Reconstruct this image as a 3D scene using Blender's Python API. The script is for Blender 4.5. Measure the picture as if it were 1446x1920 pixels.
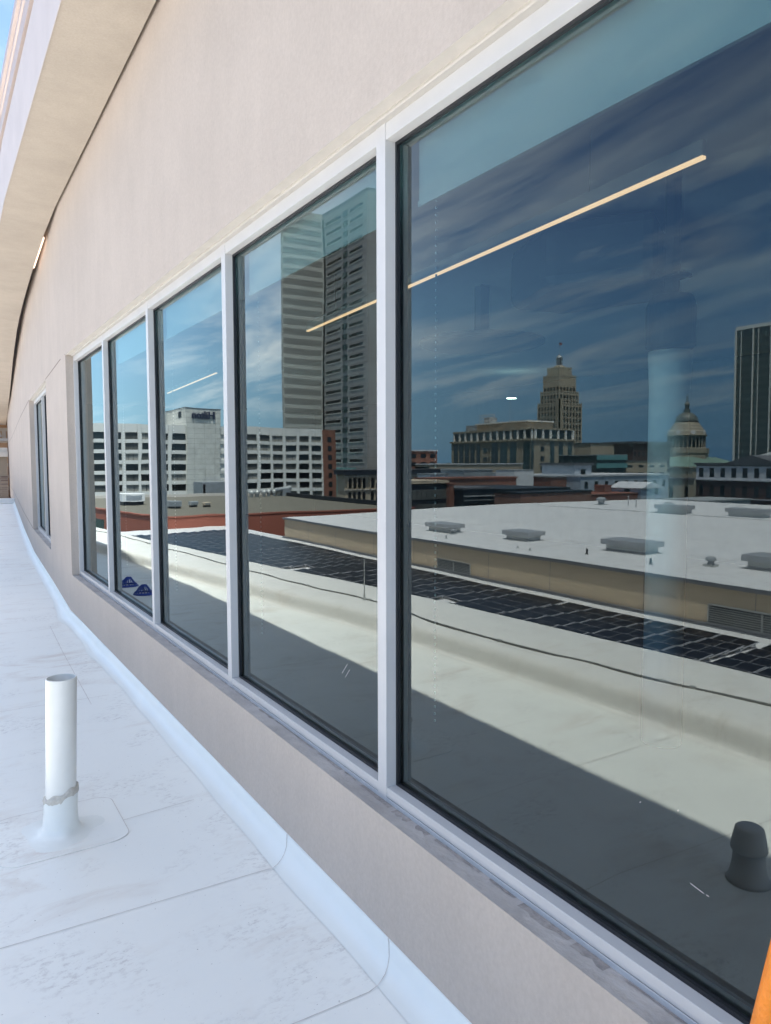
import bpy, math, random
from math import radians as R, sin, cos, pi, hypot
from mathutils import Matrix, Vector
random.seed(7)
for o in list(bpy.data.objects): bpy.data.objects.remove(o)
SC = bpy.context.scene
COL = SC.collection
G = 1.35                      # plane of the window glass (x)
H = 1.66                      # eye height above the deck

# ---------------------------------------------------------------- camera
cam_d = bpy.data.cameras.new('camera'); cam = bpy.data.objects.new('camera', cam_d); COL.objects.link(cam)
cam_d.sensor_fit = 'HORIZONTAL'; cam_d.sensor_width = 36; cam_d.lens = 1360 / 1446 * 36
cam_d.clip_start = .02; cam_d.clip_end = 20000
cam.matrix_world = Matrix.Translation((0, 0, H)) @ Matrix.Rotation(R(-32.12), 4, 'Z') @ Matrix.Rotation(R(90 - 3.855), 4, 'X') @ Matrix.Rotation(R(-.12), 4, 'Z')
SC.camera = cam

# ---------------------------------------------------------------- world
SUN_EL, SUN_AZ = 72.0, 147.0      # azimuth from +Y towards +X
w = bpy.data.worlds.new('World'); SC.world = w; w.use_nodes = True
nt = w.node_tree; N = nt.nodes; L = nt.links; N.clear()
def nd(t, **k):
    n = N.new(t)
    for a, b in k.items(): setattr(n, a, b)
    return n
sky = nd('ShaderNodeTexSky', sky_type='NISHITA'); sky.sun_disc = False
sky.sun_elevation = R(SUN_EL); sky.sun_rotation = R(SUN_AZ); sky.air_density = 1.0; sky.dust_density = .3; sky.ozone_density = 1.6
tc = nd('ShaderNodeTexCoord'); sp = nd('ShaderNodeSeparateXYZ'); L.new(tc.outputs['Generated'], sp.inputs[0])
def mth(op, a, b=None, clamp=False, nodes=None, links=None):
    n = (nodes or N).new('ShaderNodeMath'); n.operation = op; n.use_clamp = clamp
    for i, v in ((0, a), (1, b)):
        if v is None: continue
        if isinstance(v, (int, float)): n.inputs[i].default_value = v
        else: (links or L).new(v, n.inputs[i])
    return n.outputs[0]
zz = mth('ADD', mth('MAXIMUM', sp.outputs[2], 0.0), .10)
cx = mth('DIVIDE', sp.outputs[0], zz); cy = mth('DIVIDE', sp.outputs[1], zz)
cb = nd('ShaderNodeCombineXYZ'); L.new(mth('MULTIPLY', cx, 1.0), cb.inputs[0]); L.new(mth('MULTIPLY', cy, .30), cb.inputs[1])
n1 = nd('ShaderNodeTexNoise'); n1.inputs['Scale'].default_value = 1.5; n1.inputs['Detail'].default_value = 12; n1.inputs['Roughness'].default_value = .64; n1.inputs['Distortion'].default_value = .6
L.new(cb.outputs[0], n1.inputs['Vector'])
n2 = nd('ShaderNodeTexNoise'); n2.inputs['Scale'].default_value = .5; n2.inputs['Detail'].default_value = 3
L.new(cb.outputs[0], n2.inputs['Vector'])
cm = mth('MULTIPLY', mth('MULTIPLY', mth('SUBTRACT', n1.outputs[0], .47), 4.2, True), mth('MULTIPLY', mth('SUBTRACT', n2.outputs[0], .36), 4.0, True))
cm = mth('MULTIPLY', cm, .62)
fade = mth('MULTIPLY', sp.outputs[2], 9.0, True)
cm = mth('MULTIPLY', cm, fade)
hz = nd('ShaderNodeMixRGB'); L.new(mth('MULTIPLY', mth('SUBTRACT', 1.0, mth('MULTIPLY', sp.outputs[2], 3.2), True), .85), hz.inputs[0]); L.new(sky.outputs[0], hz.inputs[1]); hz.inputs[2].default_value = (1.5, 3.5, 5.4, 1)
mx = nd('ShaderNodeMixRGB'); L.new(cm, mx.inputs[0]); L.new(hz.outputs[0], mx.inputs[1]); mx.inputs[2].default_value = (11.5, 11.0, 10.6, 1)
bg = nd('ShaderNodeBackground'); bg.inputs[1].default_value = .125; dk = mth('MULTIPLY', mth('SUBTRACT', mth('MULTIPLY', sp.outputs[0], -1.0), .30), 2.0, True)
dm = nd('ShaderNodeMixRGB'); dm.blend_type = 'MULTIPLY'; L.new(dk, dm.inputs[0]); L.new(hz.outputs[0], dm.inputs[1]); dm.inputs[2].default_value = (.34, .43, .55, 1)
cc = nd('ShaderNodeMixRGB'); L.new(dk, cc.inputs[0]); cc.inputs[1].default_value = (11.5, 11.2, 10.9, 1); cc.inputs[2].default_value = (4.3, 4.6, 4.6, 1)
L.new(dm.outputs[0], mx.inputs[1]); L.new(cc.outputs[0], mx.inputs[2])
ov = nd('ShaderNodeMixRGB'); L.new(mth('MULTIPLY', mth('MULTIPLY', mth('SUBTRACT', sp.outputs[2], .66), 4.0, True), .45), ov.inputs[0]); L.new(mx.outputs[0], ov.inputs[1]); ov.inputs[2].default_value = (7.0, 6.7, 6.2, 1)
L.new(ov.outputs[0], bg.inputs[0])
wo = nd('ShaderNodeOutputWorld'); L.new(bg.outputs[0], wo.inputs[0])
# ---------------------------------------------------------------- sun
sd = bpy.data.lights.new('sun', 'SUN'); sd.energy = 4.2; sd.angle = R(.53); sd.color = (1, .95, .88)
so = bpy.data.objects.new('sun', sd); COL.objects.link(so)
d = Vector((cos(R(SUN_EL)) * sin(R(SUN_AZ)), cos(R(SUN_EL)) * cos(R(SUN_AZ)), sin(R(SUN_EL))))
so.rotation_euler = d.to_track_quat('Z', 'Y').to_euler(); so.location = (0, 0, 30)
SC.view_settings.view_transform = 'Standard'; SC.view_settings.look = 'None'
SC.view_settings.exposure = 1.5; SC.view_settings.gamma = 1
SC.render.engine = 'CYCLES'
SC.cycles.max_bounces = 10; SC.cycles.transparent_max_bounces = 12; SC.cycles.glossy_bounces = 5

# ---------------------------------------------------------------- materials
def mat(name, col, rough=.7, metal=0, var=.0, vscale=3., stretch=(1, 1, 1), bump=0., bscale=60., col2=None, emit=None, spec=.5, v2=None):
    m = bpy.data.materials.new(name); m.use_nodes = True
    t = m.node_tree; b = t.nodes['Principled BSDF']
    b.inputs['Roughness'].default_value = rough; b.inputs['Metallic'].default_value = metal
    b.inputs['Specular IOR Level'].default_value = spec
    b.inputs['Base Color'].default_value = (*col, 1)
    if emit: b.inputs['Emission Color'].default_value = (*emit[0], 1); b.inputs['Emission Strength'].default_value = emit[1]
    g = t.nodes.new('ShaderNodeTexCoord'); mp = t.nodes.new('ShaderNodeMapping'); mp.inputs['Scale'].default_value = stretch
    t.links.new(g.outputs['Object'], mp.inputs[0])
    if var or col2:
        n = t.nodes.new('ShaderNodeTexNoise'); n.inputs['Scale'].default_value = vscale; n.inputs['Detail'].default_value = 6; n.inputs['Roughness'].default_value = .65
        t.links.new(mp.outputs[0], n.inputs['Vector'])
        r = t.nodes.new('ShaderNodeValToRGB'); r.color_ramp.elements[0].position = .3; r.color_ramp.elements[1].position = .7
        c2 = col2 or tuple(c * (1 - var) for c in col)
        c1 = col if col2 else tuple(min(1, c * (1 + var)) for c in col)
        r.color_ramp.elements[0].color = (*c2, 1); r.color_ramp.elements[1].color = (*c1, 1)
        t.links.new(n.outputs[0], r.inputs[0]); t.links.new(r.outputs[0], b.inputs['Base Color'])
    if bump:
        n = t.nodes.new('ShaderNodeTexNoise'); n.inputs['Scale'].default_value = bscale; n.inputs['Detail'].default_value = 4
        t.links.new(mp.outputs[0], n.inputs['Vector'])
        bp = t.nodes.new('ShaderNodeBump'); bp.inputs['Strength'].default_value = bump; bp.inputs['Distance'].default_value = .01
        t.links.new(n.outputs[0], bp.inputs['Height']); t.links.new(bp.outputs[0], b.inputs['Normal'])
    return m

def brickmat(name, c1, c2, mortar, bw, bh, ms=.012, axis='XZ', offset=.5, rough=.85):
    m = mat(name, c1, rough); t = m.node_tree; b = t.nodes['Principled BSDF']
    g = t.nodes.new('ShaderNodeTexCoord'); s = t.nodes.new('ShaderNodeSeparateXYZ'); c = t.nodes.new('ShaderNodeCombineXYZ')
    t.links.new(g.outputs['Object'], s.inputs[0])
    a = mth('ADD', s.outputs[0], s.outputs[1], nodes=t.nodes, links=t.links)
    t.links.new(a, c.inputs[0]); t.links.new(s.outputs[2], c.inputs[1])
    k = t.nodes.new('ShaderNodeTexBrick'); k.offset = offset
    k.inputs['Color1'].default_value = (*c1, 1); k.inputs['Color2'].default_value = (*c2, 1); k.inputs['Mortar'].default_value = (*mortar, 1)
    k.inputs['Scale'].default_value = 1; k.inputs['Brick Width'].default_value = bw; k.inputs['Row Height'].default_value = bh; k.inputs['Mortar Size'].default_value = ms
    t.links.new(c.outputs[0], k.inputs['Vector'])
    n = t.nodes.new('ShaderNodeTexNoise'); n.inputs['Scale'].default_value = .7; n.inputs['Detail'].default_value = 7
    t.links.new(g.outputs['Object'], n.inputs['Vector'])
    mxx = t.nodes.new('ShaderNodeMixRGB'); mxx.blend_type = 'MULTIPLY'; mxx.inputs[0].default_value = .55
    r = t.nodes.new('ShaderNodeValToRGB'); r.color_ramp.elements[0].position = .3; r.color_ramp.elements[1].position = .7; r.color_ramp.elements[0].color = (.55, .55, .55, 1)
    t.links.new(n.outputs[0], r.inputs[0]); t.links.new(k.outputs[0], mxx.inputs[1]); t.links.new(r.outputs[0], mxx.inputs[2])
    t.links.new(mxx.outputs[0], b.inputs['Base Color'])
    return m

def membrane(name, base=(.86, .87, .83), dirt=(.50, .40, .33), amt=.62):
    m = mat(name, base, .5); t = m.node_tree; b = t.nodes['Principled BSDF']
    g = t.nodes.new('ShaderNodeTexCoord')
    def noise(sc, det, st, rough=.6, dist=0.):
        mp = t.nodes.new('ShaderNodeMapping'); mp.inputs['Scale'].default_value = st; t.links.new(g.outputs['Object'], mp.inputs[0])
        n = t.nodes.new('ShaderNodeTexNoise'); n.inputs['Scale'].default_value = sc; n.inputs['Detail'].default_value = det; n.inputs['Roughness'].default_value = rough; n.inputs['Distortion'].default_value = dist
        t.links.new(mp.outputs[0], n.inputs['Vector']); return n.outputs[0]
    def M(op, a, bb=None, cl=False): return mth(op, a, bb, cl, t.nodes, t.links)
    def mix(f, a, c, bt='MIX'):
        x = t.nodes.new('ShaderNodeMixRGB'); x.blend_type = bt; t.links.new(f, x.inputs[0])
        if isinstance(a, tuple): x.inputs[1].default_value = (*a, 1)
        else: t.links.new(a, x.inputs[1])
        x.inputs[2].default_value = (*c, 1); return x.outputs[0]
    smear = M('MULTIPLY', M('MULTIPLY', M('SUBTRACT', noise(1.6, 8, (1.0, 2.6, 1), .7, .6), .50), 6, True), M('MULTIPLY', M('SUBTRACT', noise(.9, 3, (1, 1, 1)), .44), 7, True))
    scuff = M('MULTIPLY', M('MULTIPLY', M('SUBTRACT', noise(26, 6, (1, 1.6, 1), .75), .50), 9, True), M('MULTIPLY', M('SUBTRACT', noise(2.3, 3, (1, 1, 1)), .50), 8, True))
    speck = M('MULTIPLY', M('SUBTRACT', noise(75, 2, (1, 1, 1)), .70), 16, True)
    blot = M('MULTIPLY', M('SUBTRACT', noise(.35, 4, (1, 1, 1)), .4), 1.5, True)
    c = mix(M('MULTIPLY', blot, .22), base, tuple(v * .82 for v in base))
    c = mix(M('MULTIPLY', smear, amt * .75), c, dirt)
    c = mix(M('MULTIPLY', scuff, amt * .65), c, (.38, .35, .34))
    c = mix(M('MULTIPLY', speck, amt), c, (.18, .17, .17))
    t.links.new(c, b.inputs['Base Color'])
    bp = t.nodes.new('ShaderNodeBump'); bp.inputs['Strength'].default_value = .35; bp.inputs['Distance'].default_value = .012
    t.links.new(M('ADD', noise(2.5, 4, (1, 2, 1)), M('MULTIPLY', noise(30, 3, (1, 1, 1)), .07)), bp.inputs['Height']); t.links.new(bp.outputs[0], b.inputs['Normal'])
    return m

def stucco(name, base, amt=.1):
    m = mat(name, base, .92); t = m.node_tree; b = t.nodes['Principled BSDF']
    g = t.nodes.new('ShaderNodeTexCoord')
    def noise(sc, det, st, rough=.6):
        mp = t.nodes.new('ShaderNodeMapping'); mp.inputs['Scale'].default_value = st; t.links.new(g.outputs['Object'], mp.inputs[0])
        n = t.nodes.new('ShaderNodeTexNoise'); n.inputs['Scale'].default_value = sc; n.inputs['Detail'].default_value = det; n.inputs['Roughness'].default_value = rough
        t.links.new(mp.outputs[0], n.inputs['Vector']); return n.outputs[0]
    def ramp(f, lo, hi, a, c):
        r = t.nodes.new('ShaderNodeValToRGB'); e = r.color_ramp.elements; e[0].position = lo; e[1].position = hi; e[0].color = (*a, 1); e[1].color = (*c, 1); t.links.new(f, r.inputs[0]); return r.outputs[0]
    def mul(a, c):
        x = t.nodes.new('ShaderNodeMixRGB'); x.blend_type = 'MULTIPLY'; x.inputs[0].default_value = 1; t.links.new(a, x.inputs[1]); t.links.new(c, x.inputs[2]); return x.outputs[0]
    a = ramp(noise(1.3, 8, (1, 1, 1), .7), .32, .68, tuple(v * (1 - amt * 1.1) for v in base), base)
    s = ramp(noise(5, 5, (1, 1.5, .18), .7), .35, .7, (1 - amt * .35,) * 3, (1, 1, 1))
    f = ramp(noise(70, 5, (1, 1, .8), .7), .3, .65, (.90, .89, .88), (1, 1, 1))
    t.links.new(mul(mul(a, s), f), b.inputs['Base Color'])
    bp = t.nodes.new('ShaderNodeBump'); bp.inputs['Strength'].default_value = .35; bp.inputs['Distance'].default_value = .004
    t.links.new(noise(160, 4, (1, 1, .7), .7), bp.inputs['Height']); t.links.new(bp.outputs[0], b.inputs['Normal'])
    return m

M = {}
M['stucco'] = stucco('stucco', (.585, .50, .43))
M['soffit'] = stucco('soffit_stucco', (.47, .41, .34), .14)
M['fascia'] = mat('fascia_panel', (.55, .49, .47), .6, var=.05)
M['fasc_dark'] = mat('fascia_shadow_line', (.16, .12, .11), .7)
M['coping'] = mat('coping_metal', (.50, .41, .37), .45, .2, var=.06)
M['cream'] = mat('cream_sealed_render', (.61, .56, .50), .8, var=.05, vscale=8, bump=.2)
M['trim'] = mat('grey_trim_metal', (.50, .47, .43), .5, .1, var=.06, vscale=6)
M['alu'] = mat('white_aluminium', (.59, .575, .565), .38, .0, var=.03, vscale=5)
M['gasket'] = mat('black_gasket', (.012, .014, .018), .5)
M['sill'] = mat('weathered_mortar', (.54, .50, .47), .95, col2=(.36, .33, .31), vscale=5, stretch=(1, .8, 1), bump=.8, bscale=45)
M['grime'] = mat('dark_grime', (.22, .20, .19), .95, col2=(.44, .40, .37), vscale=22, bump=1, bscale=50)
M['deck'] = membrane('white_roof_membrane')
M['cove'] = mat('clean_white_membrane', (.81, .84, .81), .42, var=.03, vscale=2, bump=.25, bscale=6)
M['ledge'] = membrane('white_ledge_membrane', (.80, .79, .755), (.50, .42, .34), .45)
M['seam'] = mat('dirty_seam', (.60, .57, .54), .8, var=.25, vscale=20)
M['roofwhite'] = membrane('white_flat_roof', (.74, .735, .73), (.46, .41, .36), 1.0)
M['tan'] = mat('tan_metal_panel', (.62, .49, .34), .6, var=.05, vscale=.3)
M['tanroof'] = mat('grey_edge_metal', (.22, .23, .25), .5, .3)
M['gravel'] = mat('gravel_ballast', (.19, .175, .14), .95, col2=(.12, .11, .085), vscale=2.2, stretch=(1, 1.5, 1), bump=1, bscale=9)
M['redpanel'] = mat('red_brown_panel', (.36, .115, .075), .7, var=.08, vscale=.5)
M['darkglass'] = mat('dark_glass', (.02, .03, .035), .12, spec=.8, var=.3, vscale=.4)
M['tealglass'] = mat('teal_glass', (.03, .065, .07), .12, spec=.8, var=.3, vscale=.3)
M['blind'] = mat('window_blind', (.30, .29, .26), .5, var=.25, vscale=.8, stretch=(1, 1, .1))
M['white'] = mat('white_paint', (.78, .78, .77), .6, var=.04, vscale=.4)
M['concrete'] = mat('white_precast', (.78, .76, .71), .8, var=.05, vscale=.25)
M['tile'] = brickmat('tiled_precast', (.74, .73, .67), (.72, .71, .65), (.22, .22, .20), 3.5, 1.5, .035, offset=0)
M['brick'] = brickmat('red_brick', (.30, .10, .06), (.24, .08, .05), (.24, .18, .14), .5, .16, .02)
M['oldbrick'] = brickmat('painted_old_brick', (.33, .14, .09), (.24, .10, .07), (.34, .26, .20), .5, .16, .02)
M['darkbrick'] = brickmat('dark_brick', (.12, .055, .045), (.09, .045, .04), (.10, .07, .06), .5, .16, .02)
M['towerA'] = brickmat('grey_tower_precast', (.40, .385, .37), (.385, .37, .355), (.22, .21, .20), 6., 3.9, .10, offset=0)
M['towerlight'] = mat('pale_tower_band', (.46, .45, .41), .7, var=.05, vscale=.2)
M['towerdark'] = mat('tower_glass_band', (.25, .245, .225), .35, var=.07, vscale=.2)
M['limestone'] = mat('limestone', (.46, .38, .28), .85, var=.1, vscale=.15)
M['officetan'] = brickmat('tan_office_stone', (.46, .39, .29), (.44, .375, .28), (.34, .28, .21), 2., 1., .04, offset=0)
M['grey'] = mat('grey_sheet_metal', (.33, .35, .36), .5, .3, var=.1, vscale=1.2)
M['lightgrey'] = mat('galvanised_metal', (.46, .47, .46), .45, .4, var=.12, vscale=2)
M['lid'] = mat('skylight_dome', (.36, .37, .38), .35, .1, var=.08, vscale=2)
M['panel'] = mat('solar_cells', (.005, .006, .010), .3, spec=.22, var=.3, vscale=.6)
M['pframe'] = mat('panel_frame', (.42, .42, .44), .4, .2)
M['copper'] = mat('green_copper', (.16, .25, .21), .6, var=.12, vscale=.3)
M['domedark'] = mat('weathered_dome', (.10, .11, .10), .5, var=.15, vscale=.3)
M['aqua'] = mat('aqua_spandrel', (.14, .32, .32), .5, var=.05)
M['paleblue'] = mat('pale_blue_wall', (.40, .45, .50), .8, var=.06, vscale=.3)
M['asphalt'] = mat('asphalt', (.055, .055, .055), .9, col2=(.045, .07, .035), vscale=.02, bump=.2, bscale=1)
M['leaf'] = mat('tree_foliage', (.035, .065, .022), .9, col2=(.015, .032, .012), vscale=.15)
M['pvc'] = mat('white_pvc', (.80, .79, .74), .32, var=.02, vscale=8)
M['boot'] = mat('membrane_boot', (.80, .82, .785), .45, var=.03, vscale=8, bump=.4, bscale=14)
M['putty'] = mat('grey_sealant', (.58, .55, .49), .75, var=.15, vscale=40, bump=1, bscale=60)
M['ventgrey'] = mat('vent_rubber', (.60, .60, .60), .6, var=.1)
M['blue'] = mat('blue_cast_iron', (.02, .06, .34), .35, var=.15, vscale=20)
M['cable'] = mat('braided_cable', (.20, .20, .19), .5, .5, var=.3, vscale=60)
M['orange'] = mat('orange_fibreglass', (.90, .25, .01), .4, var=.07, vscale=30, bump=.5, bscale=70)
M['room'] = mat('interior_wall', (.42, .44, .44), .9, var=.04)
M['roomdark'] = mat('interior_dark_wall', (.26, .28, .29), .9, var=.08)
M['carpet'] = mat('carpet', (.04, .042, .045), .95, var=.2, vscale=3)
M['ceiling'] = mat('ceiling_panel', (.80, .81, .81), .9, var=.03)
M['shade'] = mat('roller_shade_fabric', (.78, .80, .74), .85, var=.02, vscale=2)
M['duct'] = mat('painted_duct', (.10, .12, .13), .6, var=.05)
M['lamp'] = mat('lit_diffuser', (1, .8, .55), .5, emit=((1., .53, .27), .5))
M['lampc'] = mat('lit_cool_diffuser', (1, 1, 1), .5, emit=((.9, 1., .8), 3))
M['sign'] = mat('dark_blue_letter', (.02, .03, .07), .5)
M['terracotta'] = brickmat('orange_terracotta', (.58, .33, .18), (.66, .42, .26), (.75, .62, .48), .8, .8, .12)
M['bandbrick'] = brickmat('patterned_buff_brick', (.36, .28, .21), (.17, .11, .09), (.36, .30, .24), .7, .10, .012)
M['window'] = mat('window_glass', (.012, .014, .016), .1, spec=.7, var=.4, vscale=.5)
M['window2'] = mat('window_with_blind', (.10, .10, .09), .35, var=.5, vscale=.6, stretch=(2, 2, .4))
M['yellowroof'] = mat('tan_roof_edge', (.40, .33, .25), .7)
M['litestone'] = mat('courthouse_stone', (.36, .32, .25), .8, var=.1, vscale=.3)
M['slate'] = mat('slate_roof', (.10, .10, .11), .7, var=.1)
M['frostwhite'] = mat('white_trim', (.60, .60, .62), .6, var=.05)

# coated window glass: mirror-like by Fresnel, tinted see-through behind
def glassmat():
    m = bpy.data.materials.new('coated_window_glass'); m.use_nodes = True; t = m.node_tree; t.nodes.clear()
    o = t.nodes.new('ShaderNodeOutputMaterial'); mixs = t.nodes.new('ShaderNodeMixShader')
    tr = t.nodes.new('ShaderNodeBsdfTransparent'); tr.inputs[0].default_value = (.62, .84, .86, 1)
    gl = t.nodes.new('ShaderNodeBsdfGlossy'); gl.inputs['Roughness'].default_value = 0; gl.inputs[0].default_value = (.90, 1, .99, 1)
    fr = t.nodes.new('ShaderNodeFresnel'); fr.inputs[0].default_value = 2.0
    g = t.nodes.new('ShaderNodeTexCoord'); n = t.nodes.new('ShaderNodeTexNoise'); n.inputs['Scale'].default_value = 1.3; n.inputs['Detail'].default_value = 1
    t.links.new(g.outputs['Object'], n.inputs['Vector'])
    bp = t.nodes.new('ShaderNodeBump'); bp.inputs['Strength'].default_value = 1; bp.inputs['Distance'].default_value = .0013
    t.links.new(n.outputs[0], bp.inputs['Height']); t.links.new(bp.outputs[0], gl.inputs['Normal'])
    t.links.new(fr.outputs[0], mixs.inputs[0]); t.links.new(tr.outputs[0], mixs.inputs[1]); t.links.new(gl.outputs[0], mixs.inputs[2])
    t.links.new(mixs.outputs[0], o.inputs[0]); return m
M['glass'] = glassmat()
mb_ = bpy.data.materials.new('glass_inner_face'); mb_.use_nodes = True; mb_.node_tree.nodes.clear()
_o = mb_.node_tree.nodes.new('ShaderNodeOutputMaterial'); _t = mb_.node_tree.nodes.new('ShaderNodeBsdfTransparent'); mb_.node_tree.links.new(_t.outputs[0], _o.inputs[0])
M['glassback'] = mb_

# ---------------------------------------------------------------- mesh helpers
class MB:
    def __init__(s): s.v = []; s.f = []; s.m = []
    def quad(s, a, b, c, d_, m=0):
        i = len(s.v); s.v += [a, b, c, d_]; s.f.append((i, i + 1, i + 2, i + 3)); s.m.append(m); return s
    def poly(s, pts, m=0):
        i = len(s.v); s.v += pts; s.f.append(tuple(range(i, i + len(pts)))); s.m.append(m); return s
    def box(s, x0, x1, y0, y1, z0, z1, m=0):
        if x0 > x1: x0, x1 = x1, x0
        if y0 > y1: y0, y1 = y1, y0
        i = len(s.v)
        s.v += [(x0, y0, z0), (x1, y0, z0), (x1, y1, z0), (x0, y1, z0), (x0, y0, z1), (x1, y0, z1), (x1, y1, z1), (x0, y1, z1)]
        for q in ((0, 3, 2, 1), (4, 5, 6, 7), (0, 1, 5, 4), (1, 2, 6, 5), (2, 3, 7, 6), (3, 0, 4, 7)):
            s.f.append(tuple(i + k for k in q)); s.m.append(m)
        return s
    def prism(s, pts, z0, z1, m=0):         # plan polygon, anticlockwise
        i = len(s.v); n = len(pts)
        s.v += [(x, y, z0) for x, y in pts] + [(x, y, z1) for x, y in pts]
        s.f.append(tuple(i + k for k in range(n - 1, -1, -1))); s.m.append(m)
        s.f.append(tuple(i + n + k for k in range(n))); s.m.append(m)
        for k in range(n):
            k2 = (k + 1) % n; s.f.append((i + k, i + k2, i + n + k2, i + n + k)); s.m.append(m)
        return s
    def lathe(s, c, prof, n=24, m=0, cap=True):   # prof: (r, z) bottom to top
        i = len(s.v)
        for r, z in prof:
            for k in range(n):
                a = 2 * pi * k / n; s.v.append((c[0] + r * cos(a), c[1] + r * sin(a), c[2] + z))
        for j in range(len(prof) - 1):
            for k in range(n):
                k2 = (k + 1) % n; a = i + j * n
                s.f.append((a + k, a + k2, a + n + k2, a + n + k)); s.m.append(m)
        if cap:
            s.f.append(tuple(i + k for k in range(n - 1, -1, -1))); s.m.append(m)
            a = i + (len(prof) - 1) * n; s.f.append(tuple(a + k for k in range(n))); s.m.append(m)
        return s
    def tube(s, pts, r, n=8, m=0):
        i = len(s.v); P = [Vector(p) for p in pts]
        for j, p in enumerate(P):
            tdir = (P[min(j + 1, len(P) - 1)] - P[max(j - 1, 0)]).normalized()
            u = tdir.cross(Vector((0, 0, 1)));
            if u.length < .01: u = Vector((1, 0, 0))
            u.normalize(); vv = tdir.cross(u)
            for k in range(n):
                a = 2 * pi * k / n; s.v.append(tuple(p + u * r * cos(a) + vv * r * sin(a)))
        for j in range(len(P) - 1):
            for k in range(n):
                k2 = (k + 1) % n; a = i + j * n; s.f.append((a + k, a + k2, a + n + k2, a + n + k)); s.m.append(m)
        s.f.append(tuple(i + k for k in range(n - 1, -1, -1))); s.m.append(m)
        a = i + (len(P) - 1) * n; s.f.append(tuple(a + k for k in range(n))); s.m.append(m)
        return s
    def sweep(s, ys, f, prof, m=0, closed=False):  # prof: (dx, z) carried along x = f(y)
        i = len(s.v); n = len(prof)
        for y in ys:
            for dx, z in prof: s.v.append((f(y) + dx, y, z))
        kk = n if closed else n - 1
        for j in range(len(ys) - 1):
            for k in range(kk):
                k2 = (k + 1) % n; a = i + j * n
                s.f.append((a + k, a + n + k, a + n + k2, a + k2)); s.m.append(m)
        if closed:
            s.f.append(tuple(i + k for k in range(n))); s.m.append(m)
            a = i + (len(ys) - 1) * n; s.f.append(tuple(a + k for k in range(n - 1, -1, -1))); s.m.append(m)
        return s
    def build(s, name, mats, parent=None, smooth=False, weld=False, bevel=0):
        me = bpy.data.meshes.new(name); me.from_pydata(s.v, [], s.f)
        for q in (mats if isinstance(mats, (list, tuple)) else [mats]): me.materials.append(M[q] if isinstance(q, str) else q)
        for p, mi in zip(me.polygons, s.m): p.material_index = mi; p.use_smooth = smooth
        me.update()
        o = bpy.data.objects.new(name, me); COL.objects.link(o)
        if parent: o.parent = parent; o.location = [-c for c in wloc(parent)]
        if bevel:
            b = o.modifiers.new('bevel', 'BEVEL'); b.width = bevel; b.segments = 2; b.limit_method = 'ANGLE'
        return o
def splitbuild(mb, name, m, parent=None, **k):
    par = list(range(len(mb.v)))
    def find(a):
        while par[a] != a: par[a] = par[par[a]]; a = par[a]
        return a
    for f in mb.f:
        for v in f[1:]: par[find(v)] = find(f[0])
    grp = {}
    for f, mi in zip(mb.f, mb.m): grp.setdefault(find(f[0]), []).append((f, mi))
    last = None
    rest = MB() if len(grp) > 96 else None
    for i, fs in enumerate(grp.values()):
        q = MB() if i < 96 else rest
        ids = {}
        for f, mi in fs:
            g = []
            for v in f:
                if v not in ids: ids[v] = len(q.v); q.v.append(mb.v[v])
                g.append(ids[v])
            q.f.append(tuple(g)); q.m.append(mi)
        if i < 96: last = q.build(name, m, parent, **k)
    if rest: tag(rest.build(name, m, parent, **k), kind='stuff')
    return last
def wloc(o):
    l = Vector(o.location)
    while o.parent: o = o.parent; l += Vector(o.location)
    return l
def tag(o, label=None, cat=None, group=None, kind=None):
    if label: o['label'] = label
    if cat: o['category'] = cat
    if group: o['group'] = group
    if kind: o['kind'] = kind
    return o
def empty(name, loc, label, cat, group=None):
    o = bpy.data.objects.new(name, None); COL.objects.link(o); o.location = loc; o.empty_display_size = .2
    return tag(o, label, cat, group)
def struct(o): o['kind'] = 'structure'; return o
def lerp(tab):
    def f(y):
        if y <= tab[0][0]: return tab[0][1]
        for (a, b), (c, e) in zip(tab, tab[1:]):
            if y <= c: return b + (e - b) * (y - a) / (c - a)
        return tab[-1][1]
    return f
def frange(a, b, st):
    n = max(1, int(round((b - a) / st))); return [a + (b - a) * i / n for i in range(n + 1)]
def X(v): return 2 * G - v        # a place seen in the glass, turned back to where it really stands

# ================================================================= OUR TERRACE
Y0, YE = -12., 34.
fw = lerp([(-50, 1.225), (8.3, 1.225), (10.5, 1.345), (14.2, 1.53), (19.4, 1.89), (34, 2.97), (43.5, 3.62), (60, 4.95)])
fcan = lerp([(-50, 1.200), (8.3, 1.198), (9.3, 1.220), (11.3, 1.30), (14.2, 1.445), (16, 1.555), (20.4, 1.87), (30.7, 2.66), (35, 2.98), (60, 4.86)])
_fb = [(-50, -1.14), (2, -1.13), (3.4, -1.12), (4.6, -1.05), (6, -.93), (7.4, -.76), (9, -.53), (10.8, -.29), (13, -.04), (14.4, .13), (18, .45), (22, .86), (26, 1.2), (30, 1.45), (36, 1.65)]
fb0 = lerp(_fb)
def fb(y): return sum(fb0(y + q) for q in (-.8, -.4, 0, .4, .8)) / 5
ysd = frange(Y0, YE, .5)

deck = MB()
for y0, y1 in zip(ysd, ysd[1:]):
    deck.quad((fb(y0) - .02, y0, 0), (fw(y0) + .01, y0, 0), (fw(y1) + .01, y1, 0), (fb(y1) - .02, y1, 0))
deck = struct(deck.build('roof_deck', 'deck')); DZ = .012; deck.location.z = DZ

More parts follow.
